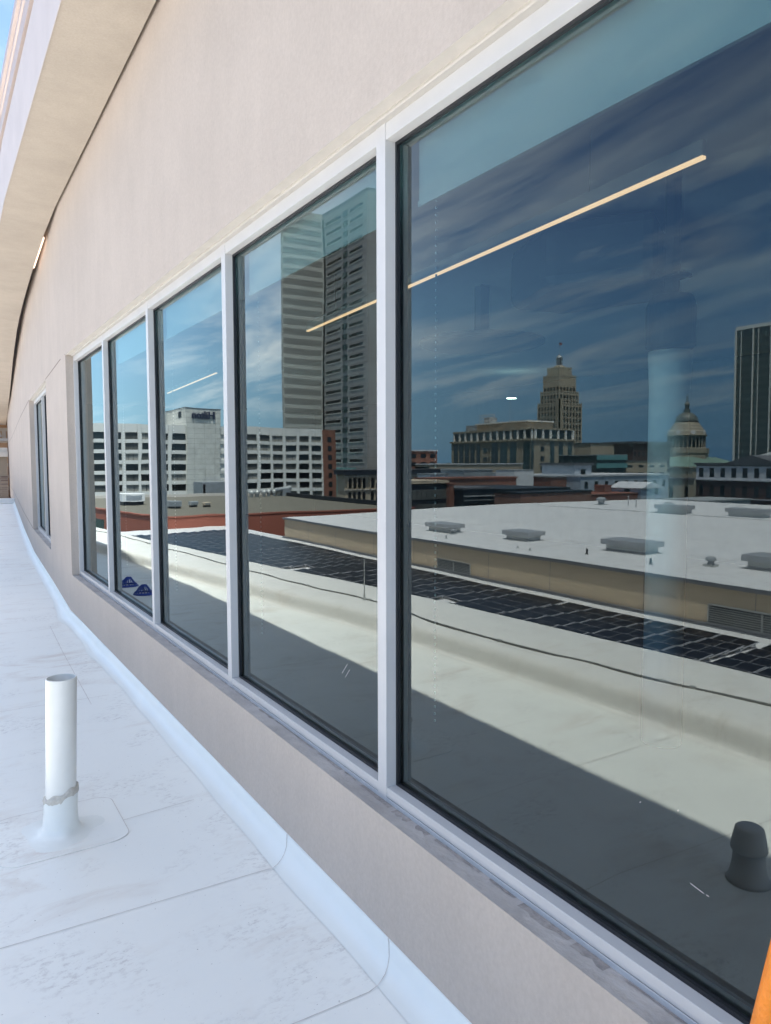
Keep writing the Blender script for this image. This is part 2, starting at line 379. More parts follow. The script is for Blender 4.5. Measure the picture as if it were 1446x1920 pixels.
# white cove flashing up the foot of the wall
ysc = frange(Y0, YE, .12)
cv = MB(); prof = [(-.095, .0025), (-.07, .005), (-.048, .012), (-.030, .026), (-.016, .050), (-.009, .090), (-.004, .097), (.003, .097)]
i0 = 0
for y in ysc:
    wv = .006 * sin(y * 3.1) + .004 * sin(y * 7.7 + 1); bulge = .03 * math.exp(-((y - 8.25) / .35) ** 2) + .02 * math.exp(-((y - 6.6) / .25) ** 2)
    for j, (dx, z) in enumerate(prof):
        k = 1 - j / 7
        cv.v.append((fw(y) + dx * (1 + .05 * sin(y * 2.3)) - (wv * .8 + bulge) * k, y, z + (.004 * sin(y * 5.3) if 1 < j < 5 else 0)))
n = len(prof)
for j in range(len(ysc) - 1):
    for k in range(n - 1):
        a = j * n; cv.f.append((a + k, a + k + 1, a + n + k + 1, a + n + k)); cv.m.append(0)
cv.v = [(x, y, z + DZ * (1 - max(0, z) / .103)) for x, y, z in cv.v]
cvo = tag(cv.build('cove_flashing', 'cove', smooth=True), 'clean white membrane cove turned up along the foot of the tan wall', 'flashing')
# membrane seams: thin dirty lap edges running over the deck and up the cove
def seam(pts, wd=.003, parent=deck):
    s = MB(); 
    if parent is deck: pts = [(x, y, z + DZ * max(0, 1 - z / .103)) for x, y, z in pts]
    for (a, b) in zip(pts, pts[1:]):
        A = Vector(a); B = Vector(b); dd = (B - A).normalized(); nn = dd.cross(Vector((0, 0, 1))); nn.normalize(); nn *= wd / 2; up = Vector((0, 0, .0025))
        s.quad(tuple(A - nn + up), tuple(B - nn + up), tuple(B + nn + up), tuple(A + nn + up))
    return s.build('seam', 'seam', parent)
def covep(y, t=0):
    o = []
    for j, (dx, z) in enumerate(prof[:-1]):
        yy = y + .012 * j; wv = .006 * sin(yy * 3.1) + .004 * sin(yy * 7.7 + 1); k = 1 - j / 7
        o.append((fw(yy) + dx * (1 + .05 * sin(yy * 2.3)) - wv * .8 * k - .002, yy, z + (.004 * sin(yy * 5.3) if 1 < j < 5 else 0) + .002))
    return o
def covep_(y, t=0):
    return [(fw(y) - .19, y - .004 + t, .0), (fw(y) - .13, y + .01, .008), (fw(y) - .09, y + .02, .018), (fw(y) - .055, y + .035, .038), (fw(y) - .030, y + .05, .068), (fw(y) - .016, y + .06, .098)]
seam([(-1.1, 2.70, 0), (.14, 2.70, 0), (1.10, 2.665, 0)] + covep(2.655))
seam([(-.6, 1.80, 0), (.4, 1.88, 0), (1.10, 1.855, 0)] + covep(1.86))
seam([(.67, 3.40, 0), (.9, 3.42, 0), (1.04, 3.43, 0)], .003)
seam([(-.5, 3.35, 0), (.15, 3.37, 0)], .003)
for y, l in ((5.4, .8), (7.9, 1.0), (10.9, 1.0), (14.0, 1.2), (17.5, 1.3), (21, 1.5), (25, 1.5)):
    seam([(fb(y) + .1, y, 0), (fw(y) - .2, y - .05, 0)], .004 if y < 9 else .008)
seam([(.88, 5.2, 0), (.93, 6.8, 0), (.98, 8.0, 0)], .0035)

# parapet curb and its wide white ledge, falling to the lower roof
curb = MB()
ysp = frange(-14, 36, .4)
curb.sweep(ysp, fb, [(.06, .001), (.02, .004), (.0, .014), (-.012, .04), (-.022, .08), (-.034, .118), (-.06, .146), (-.11, .158), (-.3, .163), (-1.0, .165), (-1.02, .162), (-1.02, -18)])
pz = curb.build('parapet', 'ledge', smooth=True); pz.location.z = DZ
tag(pz, 'low rounded white parapet with a wide flat ledge curving along the terrace edge', 'parapet')
e = MB(); e.box(1.1, fw(34) + .05, 34, 34.5, 0, .2).box(1.1, fw(34) + .06, 33.9, 34, 0, .07)
ec = e.build('end_curb', 'ledge', bevel=.03); ec.location.z = DZ
tag(ec, 'short white membrane curb closing off the far end of the terrace', 'curb')
pb = empty('plank', (0, 0, 0), 'x', 'x'); bpy.data.objects.remove(pb)

# ---------------------------------------------------------------- our building: wall
SILL, HEAD = .495, 2.775
WA, WB = -1.0, 8.13                # big window from y = WA to WB
VA, VB = 10.66, 14.3               # second window
bld = empty('office_building', (5, 6, 0), 'tan stucco rooftop storey with a long row of windows under a deep eave', 'building')
wl = MB()
def wallstrip(y0, y1, z0, z1, m=0):
    ys = [y0] + [t for t in frange(Y0, 60, .35) if y0 + .02 < t < y1 - .02] + [y1]
    for a, b in zip(ys, ys[1:]): wl.quad((fw(a), a, z0), (fw(a), a, z1), (fw(b), b, z1), (fw(b), b, z0), m)
wallstrip(Y0, 60, -.08, SILL); 
wallstrip(Y0, 60, HEAD, 4.62)
wallstrip(Y0, WA, SILL, HEAD); wallstrip(WB, VA, SILL, HEAD); wallstrip(VB, 60, SILL, HEAD)
# returns of the openings
RD = .078
for y, s in ((WA, 1), (WB, -1), (VA, 1), (VB, -1)):
    x = fw(y); q = [(x, y, SILL), (x + .2, y, SILL), (x + .2, y, HEAD), (x, y, HEAD)]
    wl.quad(*(q if s > 0 else q[::-1]))
wl.box(1.24, 12, Y0 + .02, Y0 + .2, -18, 5.1)
wl.box(1.3, 12, 60, 60.2, -18, 5.1); wl.box(11.8, 12, Y0, 60, -18, 5.1)
wl.build('wall', 'stucco', bld)
# head soffit of the openings
hs = MB()
def strip(mb, ya, yb, x0, x1, z0, z1, m=0, st=.5):
    ys = frange(ya, yb, st)
    for a, b in zip(ys, ys[1:]):
        mb.quad((fw(a) + x0, a, z0), (fw(b) + x0, b, z0), (fw(b) + x1, b, z1), (fw(a) + x1, a, z1), m)
strip(hs, WA, WB, 0, .05, HEAD, HEAD + .003); hs.build('window_head', 'cream', bld); hs = MB()
strip(hs, VA, VB, 0, .05, HEAD, HEAD + .003); hs.build('window_head', 'cream', bld)
ht = MB()
for (a, b) in ((WA, 5.2), (5.206, WB)): ht = MB(); ht.sweep(frange(a, b, .6), fw, [(.050, HEAD + .01), (.050, 2.771), (.053, 2.766), (.0745, 2.764), (.0745, HEAD + .01)], closed=True).build('head_trim', 'trim', bld)
ht = MB(); ht.sweep([VA, (VA + VB) / 2, VB], fw, [(.050, HEAD + .01), (.050, 2.771), (.053, 2.766), (.0745, 2.764), (.0745, HEAD + .01)], closed=True)
ht.build('head_trim', 'trim', bld)
for a, b in ((WA, WB), (VA, VB)): ss = MB(); strip(ss, a, b, 0, .16, SILL, SILL - .012, st=.3); ss.build('mortar_sill', 'sill', bld)
gr = MB()
random.seed(3)
y = WA
while y < WB - .05:          # dark grime and cracked sealant where the frame meets the mortar
    l = random.uniform(.05, .22); wd = random.choice((.004, .006, .008, .012)) * (2.2 if 1.55 < y < 2.25 or 1.0 < y < 1.3 else 1) * (1 if y < 4 else .8)
    pts = []; nn = 5
    xa = [fw(y + l * i / nn) + .070 - wd * random.uniform(.5, 1.2) for i in range(nn + 1)]
    for i in range(nn):
        ya, yb = y + l * i / nn, y + l * (i + 1) / nn
        gr.quad((xa[i], ya, SILL - .012 * .4 + .0015), (xa[i + 1], yb, SILL - .012 * .4 + .0015), (fw(yb) + .072, yb, SILL - .012 * .45 + .0016), (fw(ya) + .072, ya, SILL - .012 * .45 + .0016))
    y += l + random.uniform(0, .05)
tag(gr.build('sill_grime', 'grime', bld), kind='stuff')
# reveal joints in the render beyond the big window
jt = MB()
def vj(y, z0, z1, wd=.012): jt.quad((fw(y) - .0015, y, z0), (fw(y) - .0015, y, z1), (fw(y + wd) - .0015, y + wd, z1), (fw(y + wd) - .0015, y + wd, z0))
def hj(y0, y1, z, wd=.011):
    ys = frange(y0, y1, .5)
    for a, b in zip(ys, ys[1:]): jt.quad((fw(a) - .0015, a, z), (fw(a) - .0015, a, z + wd), (fw(b) - .0015, b, z + wd), (fw(b) - .0015, b, z))
hj(WB, VA, HEAD, .014); hj(VB, 58, HEAD, .02); hj(VB, 58, SILL, .02)
for y in (17.6, 18.4): vj(y, .1, HEAD, .03)
for y in (20.6, 24.4, 28.4, 33, 38, 44, 50): vj(y, .1 if y < 25 else SILL, HEAD, .05)
tag(jt.build('render_joint', mat('joint_dark', (.24, .19, .16), .9), bld), kind='stuff')  # joints drawn as flat dark brown strips on the wall face

# ---------------------------------------------------------------- roof eave
ysr = [-12, 8.3] + frange(9.3, 60, 1.4)
ew = .46
rf = empty('roof_eave', (.9, 6, 4.3), 'deep tan stucco eave with grey fascia and metal coping curving over the wall', 'eave')
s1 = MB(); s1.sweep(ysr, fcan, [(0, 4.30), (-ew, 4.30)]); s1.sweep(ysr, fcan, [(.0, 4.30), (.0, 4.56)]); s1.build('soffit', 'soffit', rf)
f1 = MB(); f1.sweep(ysr, fcan, [(-ew, 4.295), (-ew - .004, 4.295), (-ew - .004, 4.86), (-ew, 4.86)][::-1], closed=True); f1.build('fascia', 'fascia', rf)
f2 = MB(); f2.sweep(ysr, fcan, [(-ew + .01, 4.86), (-ew + .01, 4.90)]); f2.build('shadow_gap', 'fasc_dark', rf)
f3 = MB(); f3.sweep(ysr, fcan, [(-ew + .03, 4.90), (-ew - .02, 4.90), (-ew - .02, 5.03), (-ew - .034, 5.035), (-ew - .034, 5.06), (-ew - .025, 5.065), (-ew - .025, 5.12), (-ew - .05, 5.125), (-ew - .05, 5.20), (-ew - .03, 5.22), (.3, 5.22)]); f3.build('coping', 'coping', rf)
r1 = MB()
for a, b in zip(ysr, ysr[1:]): r1.quad((fcan(a) + .2, a, 5.215), (12, a, 5.1), (12, b, 5.1), (fcan(b) + .2, b, 5.215))
r1.build('roof', 'roofwhite', bld)
dg = MB(); dg.sweep(ysr, fw, [(-.2, 4.57), (.03, 4.57)][::-1]); dg.build('gap_flashing', 'fasc_dark', rf)
ln = MB()
ln.tube([(fcan(y) + .022, y, 4.36) for y in (9.7, 10.1, 10.6, 11.2)], .016, 8)
# added glowing tube stands in for sunlight slipping through the eave gap
lo = ln.build('sun_sliver', mat('glowing_sun_sliver', (1, .8, .65), .5, emit=((1, .72, .55), .7)), smooth=True); tag(lo, 'short warm glowing tube standing in for a sliver of sunlight between eave and wall', 'sunlight stand-in')

# ---------------------------------------------------------------- windows
def window(name, label, ys, xf, zt=2.769, zi=2.712, zbi=.54, zb=.482, slant=0.):
    """ys: near edges of the mullions from near to far; xf(y) frame face"""
    root = empty(name, (xf(ys[0]), ys[0], zb), label, 'window')
    MW = .056; ya, yb = ys[0], ys[-1] + .042
    dp = .046
    def bar(nm, y0, y1, z0, z1, x0=0, x1=.09, mt='alu', par=root, bev=.0015):
        b = MB(); P4 = [(xf(y0) + x0, y0), (xf(y0) + x1, y0), (xf(y1) + x1, y1), (xf(y1) + x0, y1)]
        b.prism(P4, z0, z1); return b.build(nm, mt, par, bevel=bev)
    bar('head_rail', ya - .05, yb, zi, zt); 
    bar('sill_rail', ya - .05, yb, zb + .024, zbi); bar('sub_sill', ya - .05, yb, zb, zb + .0215, -.001)
    for k, y in enumerate(ys):
        e_ = .056 if k < len(ys) - 1 else .042
        bar('mullion', y, y + e_, zb + .001, zt - .001, -.0025, .088)
    for k in range(len(ys) - 1):
        y0, y1 = ys[k] + .056, ys[k + 1]
        if k == 0 and name == 'ribbon_window': y0 = ys[0] + .056
        g = .010
        b = MB(); p0 = (xf(y0) + .05, y0); p1 = (xf(y1) + .05, y1)
        z0, z1 = zbi, zi
        b.quad((p0[0], y0, z0), (p0[0], y0, z1), (p1[0], y1, z1), (p1[0], y1, z0), 0)
        b.quad((p0[0] + .006, y0, z0), (p1[0] + .006, y1, z0), (p1[0] + .006, y1, z1), (p0[0] + .006, y0, z1), 1)
        gp = b.build('glass_pane', ['glass', 'glassback'], root)
        q = MB()
        for (c0, c1, e0, e1) in ((y0, y1, z0, z0 + g), (y0, y1, z1 - g, z1), (y0, y0 + g, z0 + g, z1 - g), (y1 - g, y1, z0 + g, z1 - g)):
            q.prism([(xf(c0) + .037, c0), (xf(c0) + .0495, c0), (xf(c1) + .0495, c1), (xf(c1) + .037, c1)], e0, e1)
        q.build('gasket', 'gasket', gp)
    return root
GX = 1.3488
SCR = [((GX, 2.4726, .834), (GX, 2.4289, .881)), ((GX, 2.4467, .824), (GX, 2.4122, .862)), ((GX, .9222, .7597), (GX, .8903, .7537)), ((GX, .884, .7535), (GX, .8779, .7532)), ((GX, 1.0566, .883), (GX, 1.053, .887)), ((GX, .958, .905), (GX, .955, .907))]
win1 = window('ribbon_window', 'long white framed ribbon window of tall reflective panes nearest the camera', [-.95, .55, 2.065, 3.581, 5.109, 6.607, 8.088], lambda y: 1.30)
win2 = window('pair_window', 'narrow looking two pane white framed window farther along the tan wall', [10.70, 12.45, 14.25], lambda y: fw(y) + .077)

scr = MB()   # a few scratches and dry spots on the outer face of the glass
for a, b in SCR:
    A = Vector(a); B = Vector(b); n_ = (B - A).normalized().cross(Vector((1, 0, 0))) * .0007
    scr.quad(tuple(A - n_), tuple(A + n_), tuple(B + n_), tuple(B - n_))
scr.build('scratch', 'white', win1)
# interior seen through the glass
rm = MB()
ysi = frange(-3, 22, 1.)
for a, b in zip(ysi, ysi[1:]):
    xa, xb = fw(a) + .17, fw(b) + .17
    rm.quad((xa, a, .02), (11, a, .02), (11, b, .02), (xb, b, .02), 1)
    rm.quad((xa, a, 3.35), (xb, b, 3.35), (11, b, 3.35), (11, a, 3.35), 2)
rm.quad((11, -3, .02), (11, -3, 3.35), (11, 22, 3.35), (11, 22, .02), 0)
rm.quad((fw(22) + .17, 22, .02), (11, 22, .02), (11, 22, 3.35), (fw(22) + .17, 22, 3.35), 0)
rm.quad((1.4, -3, .02), (1.4, -3, 3.35), (11, -3, 3.35), (11, -3, .02), 0)
rm.build('interior_room', ['roomdark', 'carpet', 'ceiling'], bld)
k = 0
for ya, yb, nm in ((.62, 2.045, 'roller shade half rolled up inside the nearest pane'), (2.14, 3.56, 'pale roller shade inside the second pane crossing the grey tower reflection'),
               (3.66, 5.09, 'pale roller shade inside the third pane above the hotel reflection'), (5.19, 6.59, 'pale roller shade inside the fourth pane of the ribbon window')):
    t = empty('roller_shade', (1.42, ya, 2.52), nm, 'shade', 'roller shades behind the ribbon window')
    sh = MB(); sh.box(1.419, 1.4215, ya, yb, 2.53, 2.80).box(1.414, 1.4265, ya, yb, 2.512, 2.53); sh.build('fabric', 'shade', t)
    ch = MB(); 
    pts = [(1.428, yb - .085, 2.8 - i * .012) for i in range(int(2.05 / .012))]
    for i, p in enumerate(pts):
        if i % 2 == 0: ch.box(p[0] - .0022, p[0] + .0022, p[1] - .0022, p[1] + .0022, p[2] - .004, p[2] + .004)
    ch.build('bead_chain', 'white', t)
for (a, b, nm) in (((2.84, 1.97), (3.20, 6.53), 'long warm linear pendant light hanging inside behind the two nearest panes'), ((3.54, 10.19), (3.78, 13.59), 'linear pendant light glowing white inside behind the third pane')):
    t = empty('linear_light', ((a[0] + b[0]) / 2, (a[1] + b[1]) / 2, 2.95), nm, 'pendant light')
    dd = Vector((b[0] - a[0], b[1] - a[1], 0)).normalized(); nn = Vector((dd.y, -dd.x, 0)) * .012
    P = [(a[0] - nn.x, a[1] - nn.y), (a[0] + nn.x, a[1] + nn.y), (b[0] + nn.x, b[1] + nn.y), (b[0] - nn.x, b[1] - nn.y)]
    q = MB(); q.prism(P, 2.95, 2.962); q.build('diffuser', 'lamp', t)
    q = MB(); q.prism(P, 2.9625, 3.03); q.build('housing', 'alu', t)
    for s in (.15, .85):
        x = a[0] + (b[0] - a[0]) * s; y = a[1] + (b[1] - a[1]) * s
        q = MB(); q.tube([(x, y, 3.03), (x, y, 3.35)], .003); q.build('cable', 'trim', t)
t = empty('round_column', (3.6, 2.68, 0), 'pale round interior column standing behind the nearest pane', 'column')
q = MB(); q.lathe((3.6, 2.68, .02), [(.11, 0), (.11, 2.05), (.115, 2.15), (.12, 2.27)], 32); q.build('shaft', mat('white_column_paint', (.88, .88, .87), .6), t, True)
q = MB(); q.lathe((3.6, 2.68, 2.3), [(.12, 0), (.135, .02), (.135, .24), (.115, .30), (.06, .31)], 32, 0).box(3.57, 3.63, 2.65, 2.71, 2.5, 3.34); q.box(3.53, 3.67, 2.60, 2.76, 2.70, 2.72); q.build('capital', mat('dark_housing', (.02, .03, .04), .6), t)
t = MB(); t.lathe((4.55, 5.5, 2.78), [(.55, 0), (.60, .02), (.60, .05), (.55, .06)], 48); t.box(4.5, 4.6, 5.45, 5.55, 2.84, 3.35)
tag(t.build('disc_pendant', 'duct'), 'wide dull round disc hanging from the ceiling inside the nearest pane', 'ceiling disc')
t = MB(); t.prism([(3.6, 3.7), (4.0, 3.1), (4.7, 3.5), (4.4, 4.3), (3.9, 4.4)][::1], 2.85, 3.3)
tag(t.build('ceiling_duct', 'duct', bevel=.08), 'grey rounded duct under the ceiling inside the nearest pane', 'duct')
t = MB(); t.lathe((9.2, 10.25, 2.85), [(.09, 0), (.09, .01)], 24); tag(t.build('downlight', 'lampc'), 'small bright round downlight inside above the tan office reflection', 'light')

# ---------------------------------------------------------------- things on the terrace
px_, py_ = .4385, 3.445
pp = empty('vent_pipe', (px_, py_, 0), 'upright white plastic vent pipe open at the top standing on the white roof', 'pipe')
LEAN = .026
def lean(mb): mb.v = [(x + LEAN * .847 * z / .73, y - LEAN * .53 * z / .73, z) for x, y, z in mb.v]; return mb
q = MB(); q.lathe((px_, py_, 0), [(.064, .13), (.064, .703), (.0635, .706), (.0585, .706), (.058, .703), (.058, .2)], 40, cap=False); lean(q).build('pipe', 'pvc', pp, True)
q = MB(); i0 = 0; nn = 48; prof = [(.22, .0), (.15, .003), (.105, .007), (.084, .016), (.075, .04), (.0715, .08), (.0695, .115), (.070, .145), (.0705, .17)]
for j, (r, z) in enumerate(prof):
    for k in range(nn):
        a = 2 * pi * k / nn; rr = r * (1 + (.07 if j in (1, 2, 3) else .016 if j in (4, 5, 6) else 0.0) * sin(5 * a + j) * (1 if j < 4 else .8))
        if j == 0: rr = r
        q.v.append((px_ + rr * cos(a), py_ + rr * sin(a), z + (.018 * sin(a * 1 + 2) if j > 7 else 0) + (.004 * max(0, sin(3 * a + 1)) if j == 1 else 0)))
for j in range(len(prof) - 1):
    for k in range(nn): a = j * nn; k2 = (k + 1) % nn; q.f.append((a + k, a + k2, a + nn + k2, a + nn + k)); q.m.append(0)
lean(q).build('boot', 'boot', pp, True)
q = MB(); random.seed(5); rows = 7
for j in range(rows):
    for k in range(nn):
        a = 2 * pi * k / nn; tt = j / (rows - 1); rr = .0655 + .006 * sin(pi * tt) + random.uniform(0, .0045) * (1 if 0 < j < rows - 1 else 0)
        zb_ = .156 + .018 * sin(a + 2) + .007 * sin(4 * a) + .004 * sin(9 * a + 1) ; zt_ = .194 + .022 * sin(a + 2) + .006 * sin(6 * a + 2)
        q.v.append((px_ + rr * cos(a), py_ + rr * sin(a), zb_ + (zt_ - zb_) * tt))
for j in range(rows - 1):
    for k in range(nn): a = j * nn; k2 = (k + 1) % nn; q.f.append((a + k, a + k2, a + nn + k2, a + nn + k)); q.m.append(0)
lean(q).build('sealant', 'putty', pp, True)
# membrane patch welded round the pipe
pt = MB(); pts = []
for (cx_, cy_), a0 in (((.17, -.2), -90), ((.17, .14), 0), ((-.17, .14), 90), ((-.17, -.2), 180)):
    for i in range(7): a = R(a0 + 15 * i); pts.append((px_ + cx_ + .09 * cos(a), py_ + cy_ + .05 + .07 * sin(a)))
pt.prism(pts, .0005, .0035); pt.build('patch', 'deck', pp)
seam([(x, y, .0015) for x, y in pts[:18]], .003, pp)

vc = empty('roof_vent', (.02, 1.58, 0), 'stubby grey capped roof vent beside the camera, seen mirrored low in the nearest pane', 'vent')
q = MB(); q.lathe((.02, 1.58, 0), [(.085, 0), (.075, .012), (.066, .05), (.052, .17)], 32); q.build('boot', 'ventgrey', vc, True)
q = MB(); q.lathe((.02, 1.58, .13), [(.058, -.01), (.069, .0), (.069, .012), (.053, .085), (.042, .092), (.0, .09)], 32); q.build('cap', 'ventgrey', vc, True)

drs = []
for i, (x, y) in enumerate(((.49, 10.05), (.46, 9.32))):      # blue drain strainers
    t = empty('roof_drain', (x, y, 0), ('blue domed roof drain strainer farther along the deck', 'blue domed roof drain strainer nearer the camera')[i], 'drain', 'blue roof drain strainers')
    drs.append(t); sc_ = .72
    q = MB(); q.lathe((x, y, .002), [(.19, 0), (.19, .012), (.165, .03), (.155, .03)], 32, cap=False)
    q.v = [(x + (a_ - x) * sc_, y + (b_ - y) * sc_, c_ * .85) for a_, b_, c_ in q.v]
    q.build('flange', 'blue', t, True)
    q = MB()
    for k in range(18):
        a = 2 * pi * k / 18; q.tube([(x + .165 * cos(a), y + .165 * sin(a), .03), (x + .12 * cos(a), y + .12 * sin(a), .055), (x + .085 * cos(a), y + .085 * sin(a), .10), (x + .04 * cos(a), y + .04 * sin(a), .14)], .009, 6)
    q.v = [(x + (a_ - x) * sc_, y + (b_ - y) * sc_, c_ * .85) for a_, b_, c_ in q.v]
    q.build('strainer', 'blue', t)

# lightning cable lying along the ledge, its clips and rod
cb_ = empty('lightning_cable', (-1.3, 5, .16), 'grey braided lightning cable lying in loose curves along the white parapet ledge', 'cable')
tab = lerp([(-12, -2.2), (1, -1.75), (2.4, -1.6), (3.0, -1.49), (3.7, -1.42), (4.0, -1.33), (5, -1.24), (5.8, -1.26), (6.5, -1.28), (7.6, -1.17), (9.4, -1.0), (10.2, -.95), (12.6, -.78), (15.6, -.6), (17, -.36), (20, 0), (33, 1.0)])
pts = [(tab(y) + .018 * sin(y * 2.6) + .010 * sin(y * 6.1), y, .150 + .009 + .004 * abs(sin(y * 3.3))) for y in frange(-8, 33, .12)]
q = MB(); q.tube(pts, .0145, 6); q.build('cable', 'cable', cb_, True)
pts = [(tab(y) + .03 + .03 * abs(sin(y * 1.25)), y, .157) for y in frange(.5, 6.2, .1)]
q = MB(); q.tube(pts, .004, 5); q.build('tie_wire', 'cable', cb_, True)
for y in (-.5, 2.9, 3.1, 4.55, 6.66, 7.9, 9.9, 12.4, 15.2):
    q = MB(); x = tab(y) + .018 * sin(y * 2.6) + .010 * sin(y * 6.1); q.box(x - .03, x + .03, y - .012, y + .012, .145, .163).box(x - .012, x + .012, y - .02, y + .02, .15, .182); q.build('clip', 'lightgrey', cb_, bevel=.003)
q = MB(); rx, ry = tab(6.7) + .02, 6.70; q.tube([(rx, ry, .15), (rx, ry, .62)], .006, 8).lathe((rx, ry, .15), [(.02, 0), (.02, .03), (.012, .04), (.012, .08)], 12)
rod_ = q.build('lightning_rod', 'lightgrey')
tag(rod_, 'thin metal lightning rod standing on the parapet ledge beside its cable', 'rod')

# orange pole leaning at the near edge of the window
q = MB(); A = Vector((1.10, .612, .752)); B = Vector((1.10, .584, .905)); dv = (B - A).normalized()
lo_ = A + dv * (-(A.z - .03) / dv.z); 
q.tube([tuple(lo_), tuple(A), tuple(B), tuple(B + dv * .3)], .020, 20)
ol = empty('orange_pole', tuple(lo_), 'bright orange fibreglass pole leaning at the lower right corner by the nearest pane', 'pole')
q.build('shaft', 'orange', ol, True)
q = MB(); q.lathe((lo_.x, lo_.y, .004), [(.022, 0), (.024, .02), (.02, .05)], 16); q.build('foot', 'gasket', ol)

for o_ in (pp, vc, cb_, rod_, ol, *drs): o_.location.z += DZ
# ================================================================= BEYOND THE TERRACE
g = MB(); g.quad((-6000, -6000, -18), (6000, -6000, -18), (6000, 6000, -18), (-6000, 6000, -18)); struct(g.build('ground', 'asphalt'))

def boxbuilding(name, label, cat, x0, x1, y0, y1, z0, z1, m, cap=None, capm='white', group=None):
    r = empty(name, ((x0 + x1) / 2, (y0 + y1) / 2, z0), label, cat, group)
    q = MB(); q.box(x0, x1, y0, y1, z0, z1); q.build('wall', m, r)
    if cap:
        q = MB(); c = cap; q.box(x0 - c, x1 + c, y0 - c, y1 + c, z1 + .003, z1 + c * 1.2 + .1); q.build('cornice', capm, r)
    return r
def part(r, nm, mb, m, **k): return mb.build(nm, m, r, **k)
def wins(r, rects, m='window', nm='window', dep=.04, frame=None):
    """rects: ('Y', y, xa, xb, z0, z1) facing -y or ('X', x, ya, yb, z0, z1) facing +x"""
    rest = MB()
    for i, (ax, c, a, b, z0, z1, *mm) in enumerate(rects):
        q = MB() if i < 96 else rest
        if ax == 'Y': q.box(a, b, c - dep, c + .02, z0, z1)
        else: q.box(c - .02, c + dep, a, b, z0, z1)
        if i < 96: q.build(nm, mm[0] if mm else m, r)
    if rest.v: tag(rest.build(nm, m, r), kind='stuff')

# lower roof with the solar array
lr = MB(); lr.box(-24.5, -2.2, -30, 74, -5.4, -5.0); lr.box(-24.45, -2.3, -29.9, 73.9, -18, -5.42, 1)
lro = tag(lr.build('lower_flat_roof', ['roofwhite', 'tan']), 'white flat roof below the terrace carrying the solar array', 'roof')
pr = None; cnt = 0
def make_panel():
    r = empty('solar_panel', (0, 0, 0), 'black solar panel in the tilted array on the white lower roof', 'solar panel', 'solar panels on the lower roof')
    L_, W_, T = 1.46, .90, .09
    z = lambda x: .10 + T * (-x) / W_
    q = MB(); 
    q.prism([(-W_, 0), (0, 0), (0, L_), (-W_, L_)], 0, .035); q.v = [(x, y, zq + z(x)) for x, y, zq in q.v]; q.build('frame', 'pframe', r)
    q = MB()
    for a, b in ((.035, L_ / 2 - .012), (L_ / 2 + .012, L_ - .035)): q.prism([(-W_ + .03, a), (-.03, a), (-.03, b), (-W_ + .03, b)], .036, .039)
    q.v = [(x, y, zq + z(x)) for x, y, zq in q.v]; q.build('cells', 'panel', r)
    q = MB(); q.box(-W_ + .03, -W_ + .09, .1, .16, 0, .17).box(-W_ + .03, -W_ + .09, L_ - .16, L_ - .1, 0, .17).box(-.1, -.04, .1, .16, 0, .09).box(-.1, -.04, L_ - .16, L_ - .1, 0, .09); splitbuild(q, 'foot', 'white', r)
    return r
def dup(src, loc):
    c = src.copy(); COL.objects.link(c); c.location = loc
    for ch in src.children:
        k = ch.copy(); COL.objects.link(k); k.parent = c
    return c
random.seed(11)
pr = make_panel(); first = True
# sight line over the ledge decides which rows can be seen
for ci in range(11):
    xr = -21.35 + .955 * ci
    for ri in range(-2, 35):
        y = 14.6 + 1.52 * ri + (.0 if ci % 2 else .0) - .03 * ci
        if ri < 0: y -= .35
        xmin_vis = -18.9 + (y - 15) * .085
        if xr > xmin_vis + 3.4: continue
        if ri in (0,) and ci > 6: continue
        if (25.2 < y < 27.0 and xr > -18.0) or (39.0 < y < 41.0 and xr > -17.3): continue
        if y > 62 and xr < -20.5: continue
        if ri % 9 == 6: y += .12
        if first: pr.location = (xr, y, -4.998); first = False
        else: dup(pr, (xr, y, -4.998))
        cnt += 1
print('panels', cnt)
for i, (x, y) in enumerate(((-16.2, 28.4), (-17.0, 27.0), (-16.0, 13.4), (-15.6, 12.8))):
    q = MB(); q.box(x - .25, x + .25, y - .15, y + .15, -4.998, -4.85).tube([(x - .25, y, -4.84), (x + .3, y + .5, -4.93)], .05)
    tag(q.build('junction_block', 'grey'), ('grey cable junction block in the gap of the array', 'second junction block nearer the camera in the array gap', 'junction block at the near end of the solar array', 'outermost junction block at the near end of the array')[i], 'junction block')

# low tan building with the big white roof
tb = empty('low_tan_building', (-45, 35, -18), 'long low building with tan panel walls, louvres and a broad white flat roof', 'building')
q = MB(); q.prism([(-24, 11.5), (-24, 59.5), (-40, 63), (-56, 65), (-76, 62), (-76, 11.5)], -18, -3.34); part(tb, 'wall', q, 'tan')
q = MB(); q.prism([(-23.95, 11.4), (-23.95, 59.6), (-40, 63.1), (-56, 65.1), (-76, 62.1), (-76.1, 11.4)], -3.335, -3.2); part(tb, 'roof', q, 'roofwhite')
q = MB(); q.box(-23.94, -23.86, 11.4, 59.6, -3.36, -3.19).box(-23.94, -23.80, 11.4, 59.6, -5.0, -4.93).box(-23.94, -23.83, 11.4, 59.6, -4.90, -4.86); part(tb, 'edge_trim', q, 'tanroof')
q = MB(); q.prism([(-57.2, 11.6), (-55.8, 11.6), (-55.8, 60), (-57.2, 62)], -3.198, -3.08).box(-75, -57.2, 11.6, 60, -3.198, -3.06); part(tb, 'roof_step', q, 'roofwhite', bevel=.05)
q = MB()
for y in (15.8, 21, 26.6, 31.4, 36.3, 39, 44, 50, 55): q.box(-23.99, -23.985, y, y + .03, -4.86, -3.37)
part(tb, 'panel_joint', q, 'tanroof')
